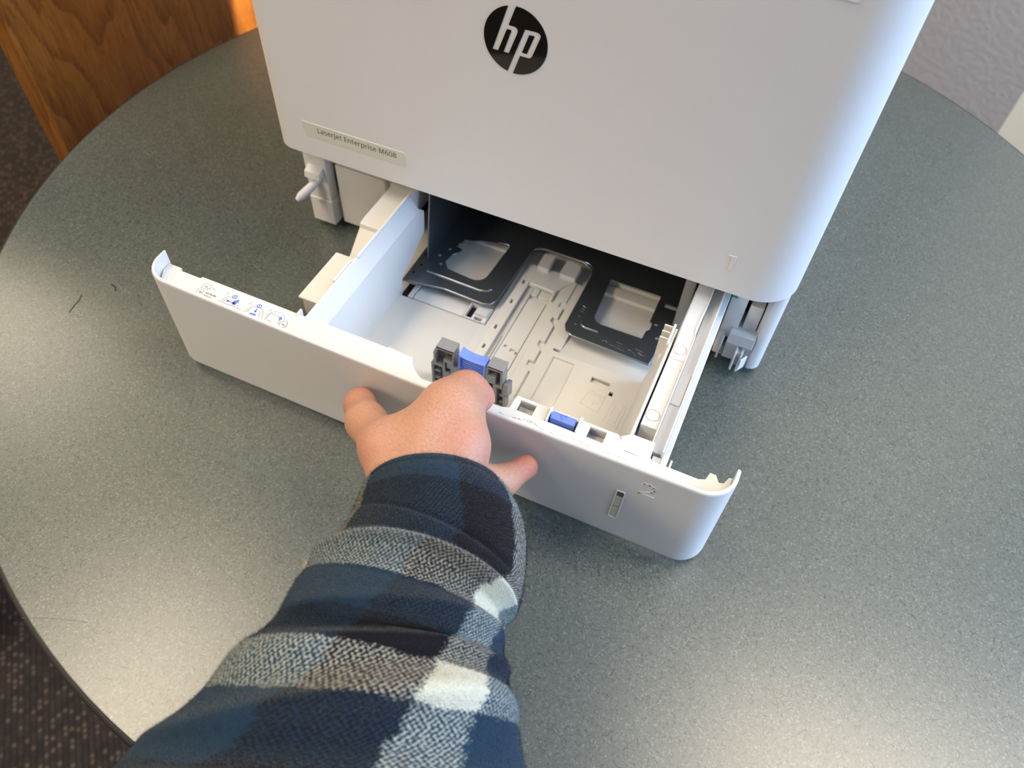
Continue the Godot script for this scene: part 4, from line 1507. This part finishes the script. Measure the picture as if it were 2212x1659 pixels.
func build_length_guide(t: Node3D) -> void:
	var g := Node3D.new()
	g.name = "length_guide"
	t.add_child(g, true)
	g.set_meta("label", "grey sliding paper guide with a blue squeeze tab")
	# the body seen from the front: a frame with openings
	var st := S()
	var body := P2([-11.4, 61.0, -14.6, 52.2, -14.5, 44.4, -17.0, 38.8, -17.0, 14.0, 45.4, 14.0, 45.6, 26, 42.8, 40, 42.6, 58.6, 42.4, 60.4, 29.8, 60.6, 29.0, 59.0, 27.2, 45.0, 26.6, 42.8, 3.2, 43.0, 2.2, 45.0, 3.0, 60.8])
	var holes := [P2([-10.2, 57.4, -12.6, 51.0, -12.6, 40.6, -6.2, 40.2, -6.2, 48, 1.0, 47.8, 1.4, 57.4]), P2([-15.0, 37.2, -7.6, 37.4, -7.6, 16.6, -15.0, 16.6]), P2([-5.2, 45, -3.6, 45, -3.4, 39.0, -0.6, 38.9, -0.6, 33.4, -5.2, 33.6]),
		P2([30.6, 56.6, 40.4, 56.8, 40.4, 41.2, 36.8, 41.0, 36.6, 49.4, 30.4, 49.4]), P2([30.4, 40.6, 34.8, 40.5, 34.6, 34.8, 30.3, 35.0]), P2([38.0, 38.2, 41.8, 38.0, 43.2, 27, 43.2, 17, 38.0, 17])]
	prism(st, "z", body, 0.1000, 0.1070, 0.0004, holes)
	obj("guide_body", st, M.grey, g)
	st = S()
	prism(st, "z", P2([-11.0, 60, -14.0, 52, -14, 14, 42, 14, 42, 59, 30, 59.6, 27, 42, 3, 42, 2.4, 60]), 0.0968, 0.0996, 0.0004)
	obj("guide_back", st, M.grey, g)
	for q in [[-11.6, 58.4, 3.0, 61.0], [29.8, 57.8, 42.6, 60.6]]:
		obj("guide_cap", box(q[0], q[2], q[1], q[3], 97, 107, .4), M.grey, g)
	for yy in [20.0, 28.5]:
		obj("guide_peg", box(-15.2, -9.2, yy, yy + 2.6, 99, 106.4, .9), M.grey, g)
		obj("guide_peg", box(39.6, 43.4, yy - 1, yy + 1.6, 99, 106.0, .8), M.grey, g)
	st = S()
	prism(st, "x", P2([98, 26, 106, 30, 108.6, 41, 107, 46, 98, 42]), 0.0434, 0.0470, 0.0005)
	obj("guide_wing", st, M.grey, g)
	for q in [[-2.6, 52.5], [34.6, 53.0]]:
		st = S()
		var coil := []
		for i in 41:
			var a := TAU * i / 8.0
			coil.append(V(q[0] - 2.6 + 5.2 * i / 40.0, q[1] + 2.0 * sin(a), 102.6 + 2.0 * cos(a)))
		tube(st, coil, 0.00035, 6)
		obj("spring", st, M.brass, g)
	# blue squeeze tab: concave top, ribbed face
	st = S()
	var pts := PackedVector2Array()
	pts.append_array(P2([5.6, 26, 26.6, 26, 28.8, 61.8]))
	for i in range(1, 8):
		var u := i / 8.0
		pts.append(Vector2(28.8 - 21.4 * u, 61.8 + 0.4 * u - 2.6 * sin(PI * u)) * MM)
	pts.append(Vector2(7.4, 62.4) * MM)
	prism(st, "z", pts, 0.0995, 0.1052, 0.0005)
	prism(st, "z", P2([7.4, 59.4, 28.7, 58.6, 28.8, 61.8, 24, 60.6, 18, 59.9, 12, 60.6, 7.4, 62.4]), 0.1040, 0.1085, 0.0006)
	prism(st, "z", P2([6.6, 46, 8.0, 46, 8.8, 60, 7.2, 60]), 0.1040, 0.1084, 0.0004)
	prism(st, "z", P2([26.4, 44, 28.0, 44, 28.9, 60, 27.4, 60]), 0.1040, 0.1080, 0.0004)
	var tab := obj("squeeze_tab", st, M.blue, g)
	tab.set_meta("label", "blue ribbed squeeze tab")
	st = S()
	for k in 9:
		var yy := 57.4 - 2.35 * k
		bx(st, 8.2, 27.4, yy, yy + 1.05, 105.0, 107.2 - 0.12 * k, .25)
	obj("rib", st, M.blue, tab)

# ------------------------------------------------------------------ the person: a hand and a fleece sleeve
func sdf_mesh(bones: Array, k: float, cell: float, tint: Callable) -> SurfaceTool:
	# tapered capsules joined with a smooth minimum, meshed as surface nets
	var lo := Vector3(INF, INF, INF)
	var hi := -lo
	for b in bones:
		for e in 2:
			var p: Vector3 = b[e]
			var r: float = b[2 + e] + 0.008
			lo = lo.min(p - Vector3(r, r, r))
			hi = hi.max(p + Vector3(r, r, r))
	var nx := int(ceil((hi.x - lo.x) / cell)) + 1
	var ny := int(ceil((hi.y - lo.y) / cell)) + 1
	var nz := int(ceil((hi.z - lo.z) / cell)) + 1
	var d := PackedFloat32Array()
	d.resize(nx * ny * nz)
	d.fill(0.0)
	# exponential smooth minimum: sums over the bones near each cell
	for b in bones:
		var a: Vector3 = b[0]
		var c: Vector3 = b[1]
		var ra: float = b[2]
		var rb: float = b[3]
		var ab := c - a
		var l2 := maxf(ab.length_squared(), 1e-12)
		var m := maxf(ra, rb) + 6.0 * k
		var l := (a.min(c) - Vector3(m, m, m) - lo) / cell
		var h := (a.max(c) + Vector3(m, m, m) - lo) / cell
		for z in range(maxi(0, int(l.z)), mini(nz, int(h.z) + 2)):
			for y in range(maxi(0, int(l.y)), mini(ny, int(h.y) + 2)):
				for x in range(maxi(0, int(l.x)), mini(nx, int(h.x) + 2)):
					var p := lo + Vector3(x, y, z) * cell
					var t := clampf((p - a).dot(ab) / l2, 0.0, 1.0)
					var dist := p.distance_to(a + ab * t) - lerpf(ra, rb, t)
					if dist < 6.0 * k:
						d[(z * ny + y) * nx + x] += exp(-dist / k)
	for i in d.size():
		d[i] = -k * log(d[i]) if d[i] > 1e-9 else 1.0
	var vert := {}
	var pos := PackedVector3Array()
	var nor := PackedVector3Array()
	var tris := PackedInt32Array()
	var offs := [0, 1, nx, nx + 1, nx * ny, nx * ny + 1, nx * ny + nx, nx * ny + nx + 1]
	for z in nz - 1:
		for y in ny - 1:
			for x in nx - 1:
				var base := (z * ny + y) * nx + x
				var neg := 0
				for o in offs:
					if d[base + o] < 0.0:
						neg += 1
				if neg == 0 or neg == 8:
					continue
				var sum := Vector3.ZERO
				var cnt := 0
				for e in [[0, 1], [2, 3], [4, 5], [6, 7], [0, 2], [1, 3], [4, 6], [5, 7], [0, 4], [1, 5], [2, 6], [3, 7]]:
					var da := d[base + offs[e[0]]]
					var db := d[base + offs[e[1]]]
					if (da < 0.0) != (db < 0.0):
						var t := da / (da - db)
						var pa := Vector3(e[0] & 1, (e[0] >> 1) & 1, (e[0] >> 2) & 1)
						var pb := Vector3(e[1] & 1, (e[1] >> 1) & 1, (e[1] >> 2) & 1)
						sum += pa.lerp(pb, t)
						cnt += 1
				var f := sum / cnt
				vert[base] = pos.size()
				pos.append(lo + (Vector3(x, y, z) + f) * cell)
				var g := Vector3(d[base + 1] - d[base] + d[base + nx + 1] - d[base + nx] + d[base + nx * ny + 1] - d[base + nx * ny] + d[base + nx * ny + nx + 1] - d[base + nx * ny + nx],
					d[base + nx] - d[base] + d[base + nx + 1] - d[base + 1] + d[base + nx * ny + nx] - d[base + nx * ny] + d[base + nx * ny + nx + 1] - d[base + nx * ny + 1],
					d[base + nx * ny] - d[base] + d[base + nx * ny + 1] - d[base + 1] + d[base + nx * ny + nx] - d[base + nx] + d[base + nx * ny + nx + 1] - d[base + nx + 1])
				nor.append(g.normalized())
	for z in range(1, nz - 1):
		for y in range(1, ny - 1):
			for x in range(1, nx - 1):
				var base := (z * ny + y) * nx + x
				var s0 := d[base] < 0.0
				for ax in 3:
					var st1: int = [1, nx, nx * ny][ax]
					if s0 == (d[base + st1] < 0.0):
						continue
					var u: int = [nx, nx * ny, 1][ax]
					var w: int = [nx * ny, 1, nx][ax]
					var q := [base - u - w, base - w, base, base - u]
					if vert.has(q[0]) and vert.has(q[1]) and vert.has(q[2]) and vert.has(q[3]):
						tris.append_array([vert[q[0]], vert[q[1]], vert[q[2]], vert[q[0]], vert[q[2]], vert[q[3]]])
	var st := S()
	for k3 in range(0, tris.size(), 3):
		var i0 := tris[k3]
		var i1 := tris[k3 + 1]
		var i2 := tris[k3 + 2]
		if (pos[i1] - pos[i0]).cross(pos[i2] - pos[i0]).dot(nor[i0] + nor[i1] + nor[i2]) > 0.0:
			var sw := i1
			i1 = i2
			i2 = sw
		for i in [i0, i1, i2]:
			st.set_normal(nor[i])
			st.set_color(tint.call(pos[i]))
			st.add_vertex(pos[i])
	return st

func skin_tint(p: Vector3) -> Color:
	# pinker at the finger ends and knuckles (linear values)
	var base := Color(0.58, 0.315, 0.205)
	var pink := Color(0.56, 0.21, 0.155)
	var k := 0.0
	for q in [[V(-30, 73, 179), 0.022], [V(91, 70, 180), 0.020], [V(50, 106, 166), 0.020], [V(45, 112, 170), 0.016], [V(20, 108, 232), 0.014], [V(62, 122, 212), 0.014]]:
		k = maxf(k, 0.9 * exp(-pow(p.distance_to(q[0]) / q[1], 2.0)))
	return base.lerp(pink, clampf(k, 0.0, 1.0))

func sleeve_stations() -> Array:
	return [
		[V(20.4,101.5,252.9), V(94.2,104.8,219.8)], [V(21.9,105.7,260.7), V(108.6,102.8,231.1)], [V(23.4,109.7,266.8), V(118.3,99.2,245.0)],
		[V(25.6,116.4,274.1), V(126.0,91.5,270.5)], [V(25.3,114.2,295.1), V(126.5,95.1,283.0)], [V(22.3,114.7,309.8), V(125.2,98.6,292.7)],
		[V(20.2,116.3,319.0), V(129.2,100.0,299.8)], [V(23.0,112.9,336.9), V(134.6,102.5,308.4)], [V(19.4,113.4,348.2), V(139.2,103.8,315.4)],
		[V(16.1,114.7,358.2), V(144.2,105.3,322.0)], [V(10.4,112.6,377.5), V(151.0,107.1,331.1)], [V(2.4,107.8,401.7), V(160.9,105.3,344.0)],
		[V(-7.9,106.1,425.7), V(171.4,103.6,360.0)], [V(-15.1,104.8,457.0), V(180.8,101.0,386.6)], [V(0.3,121.1,490.0), V(175.3,115.4,430.4)],
		[V(18.6,144.0,521.5), V(167.2,141.9,467.1)]]

func curve(s: float, pts: Array) -> float:
	for i in pts.size() - 1:
		if s <= pts[i + 1][0]:
			return lerpf(pts[i][1], pts[i + 1][1], smoothstep(pts[i][0], pts[i + 1][0], s))
	return pts[pts.size() - 1][1]

func sleeve_ring(stn: Array, s: float, grow: float, wrinkle: float, n := 96) -> PackedVector3Array:
	var i := clampi(int(floor(s)), 0, stn.size() - 2)
	var fr := clampf(s - i, 0.0, 1.0)
	var L := Vector3()
	var Rr := Vector3()
	for e in 2:
		var a: Vector3 = stn[maxi(i - 1, 0)][e]
		var b: Vector3 = stn[i][e]
		var c: Vector3 = stn[i + 1][e]
		var d: Vector3 = stn[mini(i + 2, stn.size() - 1)][e]
		var q := b.cubic_interpolate(c, a, d, fr)
		if e == 0: L = q
		else: Rr = q
	var C := (L + Rr) * 0.5
	var A := (Rr - L) * 0.5
	var ax := Vector3.ZERO
	for w in [[-1, 1.0 - fr], [0, 1.0], [1, fr]]:
		var p: Array = stn[clampi(i + w[0], 0, stn.size() - 1)]
		var q: Array = stn[clampi(i + w[0] + 1, 0, stn.size() - 1)]
		ax += ((q[0] + q[1]) - (p[0] + p[1]) as Vector3) * w[1]
	ax = ax.normalized()
	var B := A.cross(ax).normalized()
	if B.y < 0.0:
		B = -B
	B *= A.length() * curve(s, [[0, 1.0], [3, 0.9], [4.4, 1.0], [6, 0.8], [9, 0.62], [12, 0.54], [16, 0.6]])
	var ring := PackedVector3Array()
	for j in n:
		var t := TAU * j / n
		var k := grow
		if wrinkle > 0.0:
			# slanting folds, deepest on top
			var dt := fposmod(t + PI, TAU) - PI
			var ss := s + 0.75 * sin(dt - 0.3) + 0.30 * sin(2.0 * dt + 0.7 * s)
			for f in [[4.3, 0.42, 0.24], [5.35, 0.35, -0.07], [6.35, 0.42, 0.16], [7.5, 0.5, -0.10], [8.3, 0.4, 0.09], [9.2, 0.45, -0.10], [10.2, 0.42, 0.20], [11.4, 0.6, -0.08], [12.6, 0.6, 0.12], [14.0, 0.6, -0.06]]:
				var u: float = (ss - f[0]) / f[1]
				k += wrinkle * f[2] * exp(-u * u) * (0.56 + 0.44 * cos(dt))
			k += wrinkle * 0.025 * sin(3.0 * t + s * 1.3)
		ring.append(C + A * sin(t) * (1.0 + (k - 1.0) * 0.3) + B * cos(t) * k)
	return ring

func build_person() -> void:
	var t := thing("person", "hand in a navy plaid fleece sleeve gripping the front edge of the open tray", "person")
	var W := V(49.5, 108, 240)
	var bones := [
		[V(72, 112, 275), V(66, 109, 258), .026, .0255], [V(66, 109, 258), V(50, 108, 240), .0255, .024],
		[V(66, 112, 236), V(60.2, 117.6, 209), .015, .0155], [V(60.2, 117.6, 209), V(49.8, 119.0, 191.5), .0155, .0150],
		[V(50, 111, 238), V(44, 118, 209), .016, .0150], [V(44, 118, 209), V(41.5, 119.2, 188.2), .0150, .0148],
		[V(32, 111, 239), V(18.5, 109.4, 224.5), .0150, .0135], [V(18.5, 109.4, 224.5), V(26, 110.5, 214.5), .0130, .0130],
		[V(26, 110.5, 214.5), V(40.5, 117.6, 192), .0128, .0138],
		[V(44, 122.5, 238), V(42.5, 129.6, 206), .0050, .0046], [V(30, 119, 238), V(33, 124.6, 212), .0045, .0040],
		# fore digit hooked over the lip
		[V(43.5, 119.0, 188), V(44.6, 113.6, 170.6), .0150, .0136], [V(46.0, 112.4, 169.6), V(53.4, 107.6, 165.6), .0098, .0074],
		# left digit, spread and pressed on the panel
		[V(18.5, 109.4, 224.5), V(-8.6, 92.6, 204.6), .0132, .0116], [V(-8.6, 92.6, 204.6), V(-26.4, 76.8, 186.0), .0114, .0090], [V(-26.4, 76.8, 186.0), V(-32.0, 70.6, 177.4), .0090, .0077],
		# right digit, low on the panel
		[V(62, 108, 228), V(66.3, 100.6, 218.8), .014, .0125], [V(66.3, 100.6, 218.8), V(83.7, 79.4, 199.6), .0112, .0086], [V(83.7, 79.4, 199.6), V(91.0, 70.0, 178.2), .0086, .0081],
		# two digits folded under the palm, knuckles against the panel
		[V(44, 112, 194), V(42.5, 92, 180.5), .011, .0090], [V(42.5, 92, 180.5), V(38, 76, 190), .0088, .0082], [V(38, 76, 190), V(37, 80, 206), .0082, .0076],
		[V(54, 108, 204), V(55.5, 88, 184), .011, .0086], [V(55.5, 88, 184), V(52, 74, 193), .0084, .0080], [V(52, 74, 193), V(51, 80, 209), .0080, .0074]]
	var st := sdf_mesh(bones, 0.0032, 0.0022, skin_tint)
	obj("hand", st, M.skin, t)
	# nail of the hooked digit
	st = S()
	var nc := V(58.6, 107.2, 164.6)
	var nd := Vector3(0.75, 0.35, 0.2).normalized()
	var na := Vector3(0.3, -0.75, -0.1).normalized()
	na = (na - nd * na.dot(nd)).normalized()
	var ns := nd.cross(na)
	var rings := []
	for i in 5:
		var row := PackedVector3Array()
		var u := i / 4.0 - 0.5
		for j in 10:
			var a := TAU * j / 10
			row.append(nc + na * u * 0.008 + ns * cos(a) * 0.0042 * (1.0 - 0.5 * u * u) + nd * (sin(a) * 0.0004 - 0.0016 * pow(cos(a), 2.0)))
		rings.append(row)
	loft(st, rings, [], true, true)
	obj("fingernail", st, M.nail, t)
	# fine hairs on the back of the hand
	st = S()
	rng.seed = 44
	for k in 70:
		var u := rng.randf()
		var base := V(lerpf(16, 58, rng.randf()), 0, lerpf(196, 240, u))
		base.y = 0.126
		var dirh := Vector3(rng.randf_range(-0.9, 0.3), 0.0, rng.randf_range(-0.6, 0.4)).normalized()
		var best := 0.0
		for b in bones:
			var ab: Vector3 = b[1] - b[0]
			var pp: Vector3 = Vector3(base.x, (b[0].y + b[1].y) * 0.5, base.z)
			var tt := clampf((pp - b[0]).dot(ab) / ab.length_squared(), 0, 1)
			var c: Vector3 = b[0] + ab * tt
			var r: float = lerpf(b[2], b[3], tt)
			var dh := Vector2(base.x - c.x, base.z - c.z).length()
			if dh < r:
				best = maxf(best, c.y + sqrt(r * r - dh * dh))
		if best <= 0.0:
			continue
		base.y = best + 0.0004
		var l := rng.randf_range(0.003, 0.008)
		tube(st, [base, base + dirh * l * 0.5 + Vector3.UP * 0.0008, base + dirh * l], [0.00006, 0.00005, 0.00002], 3, false)
	var hr := obj("hair", st, M.hair, t)
	hr.set_meta("kind", "stuff")
	# cuff: turned edge, outer band, and the gathered end under the sleeve
	var stn := sleeve_stations()
	var rr := []
	var vs := []
	for q in [[1.2, 0.82], [0.5, 0.86], [0.1, 0.89], [0.0, 0.93], [0.06, 0.985], [0.2, 1.0], [0.42, 1.0], [0.5, 0.975], [0.58, 0.995], [0.9, 1.0], [1.4, 1.0], [2.0, 1.0], [2.5, 1.0], [2.82, 0.995], [2.92, 0.98], [2.98, 0.955], [3.05, 0.985], [3.2, 0.995], [3.5, 0.985], [3.9, 0.95], [4.4, 0.88], [4.9, 0.78]]:
		rr.append(sleeve_ring(stn, q[0], q[1], 0.0))
		vs.append(q[0] / 16.0)
	st = S()
	loft(st, rr, vs)
	obj("cuff", st, M.fleece, t)
	rr = []
	vs = []
	rr.append(sleeve_ring(stn, 4.6, 0.80, 0.0)); vs.append(3.7 / 16.0)
	rr.append(sleeve_ring(stn, 4.2, 0.88, 0.0)); vs.append(3.75 / 16.0)
	rr.append(sleeve_ring(stn, 3.85, 0.96, 0.0)); vs.append(3.8 / 16.0)
	var s := 3.8
	while s < 15.0:
		rr.append(sleeve_ring(stn, s, 1.0, smoothstep(3.6, 4.2, s)))
		vs.append(s / 16.0)
		s += 0.08
	st = S()
	loft(st, rr, vs, false, true)
	obj("sleeve", st, M.fleece, t)
	# the rest of the jacket, behind the photographer's viewpoint
	st = S()
	rr = []
	for q in [[-0.62, 0.205, 0.125], [-0.3, 0.215, 0.135], [0.0, 0.225, 0.140], [0.2, 0.235, 0.140], [0.36, 0.235, 0.125], [0.42, 0.20, 0.105], [0.455, 0.11, 0.08], [0.47, 0.06, 0.06]]:
		var row := PackedVector3Array()
		for j in 40:
			var a := TAU * j / 40
			row.append(Vector3(0.17 + q[1] * cos(a) * (1.0 + 0.1 * pow(sin(2 * a), 2.0)), q[0], 0.86 + q[2] * sin(a)))
		rr.append(row)
	loft(st, rr, [0.0, 0.4, 0.8, 1.2, 1.5, 1.6, 1.7, 1.75], true, true, 1.5)
	obj("jacket", st, M.fleece, t)
	st = S()
	tube(st, [V(96, 136, 488), V(70, 200, 560), V(30, 290, 660), V(-20, 370, 770), V(-20, 385, 830)], [0.062, 0.072, 0.075, 0.075, 0.070], 28)
	obj("upper_sleeve", st, M.fleece, t)
	build_nap(t, stn)

func build_nap(t: Node3D, stn: Array) -> void:
	# short loose fibres standing out of the fleece, coloured like the cloth under them
	var img: Image = M.plaid
	rng.seed = 91
	var blade := S()
	quad(blade, Vector3(-0.5, 0, 0), Vector3(0.5, 0, 0), Vector3(0.3, 0.6, 0.12), Vector3(-0.3, 0.6, 0.12), Vector3.BACK)
	tri(blade, Vector3(-0.3, 0.6, 0.12), Vector3(0.3, 0.6, 0.12), Vector3(0, 1.0, 0.4), Vector3.BACK, Vector3.BACK, Vector3.BACK)
	var xf: Array[Transform3D] = []
	var cl: Array[Color] = []
	var ds := 0.05
	for part in 2:
		var s := 0.03 if part == 0 else 3.85
		var s1 := 3.6 if part == 0 else 13.2
		while s < s1:
			var wr := 0.0 if part == 0 else smoothstep(3.6, 4.2, s)
			var r0 := sleeve_ring(stn, s, 1.0, wr)
			var r1 := sleeve_ring(stn, s + ds, 1.0, wr)
			var c := Vector3.ZERO
			for p in r0:
				c += p
			c /= r0.size()
			var per := int(r0[0].distance_to(r1[0]) * 1000.0 * 190.0) + 60
			for k in per:
				var u := rng.randf() * 0.64 - 0.32
				var f := fposmod(u, 1.0) * r0.size()
				var i := int(f) % r0.size()
				var j := (i + 1) % r0.size()
				var a := rng.randf()
				var p: Vector3 = r0[i].lerp(r0[j], f - int(f)).lerp(r1[i].lerp(r1[j], f - int(f)), a)
				var n: Vector3 = (r0[j] - r0[i]).cross(r1[i] - r0[i]).normalized()
				if n.dot(p - c) < 0.0:
					n = -n
				var tg := Vector3(rng.randf_range(-1, 1), rng.randf_range(-1, 1), rng.randf_range(-1, 1))
				var dir := (n * rng.randf_range(0.25, 0.8) + tg * 0.8).normalized()
				if dir.dot(n) < 0.1:
					dir = (dir + n * 0.6).normalized()
				var side := dir.cross(n).normalized()
				var len_ := rng.randf_range(0.0008, 0.0020)
				xf.append(Transform3D(Basis(side * 0.00011, dir * len_, side.cross(dir) * len_), p - n * 0.0002))
				var px := img.get_pixel(int(fposmod(u, 1.0) * img.get_width()) % img.get_width(), clampi(int((s + ds * a) / 16.0 * img.get_height()), 0, img.get_height() - 1)).srgb_to_linear()
				var b := rng.randf_range(0.6, 1.15)
				cl.append(Color(px.r * b + 0.001, px.g * b + 0.001, px.b * b + 0.001))
			s += ds
	var mm := MultiMesh.new()
	mm.transform_format = MultiMesh.TRANSFORM_3D
	mm.use_colors = true
	mm.mesh = blade.commit()
	mm.instance_count = xf.size()
	for i in xf.size():
		mm.set_instance_transform(i, xf[i])
		mm.set_instance_color(i, cl[i])
	var o := MultiMeshInstance3D.new()
	o.multimesh = mm
	var m := plain(Color(1, 1, 1), 0.95, 0.0, 0.2)
	m.vertex_color_use_as_albedo = true
	m.cull_mode = BaseMaterial3D.CULL_DISABLED
	o.material_override = m
	o.name = "fleece_nap"
	o.set_meta("kind", "stuff")
	t.add_child(o, true)
	print("nap ", xf.size())

func _ready() -> void:
	set_camera_and_light()
	make_materials()
	build_room()
	build_table()
	build_cabinet()
	build_printer()
	build_tray()
	build_person()
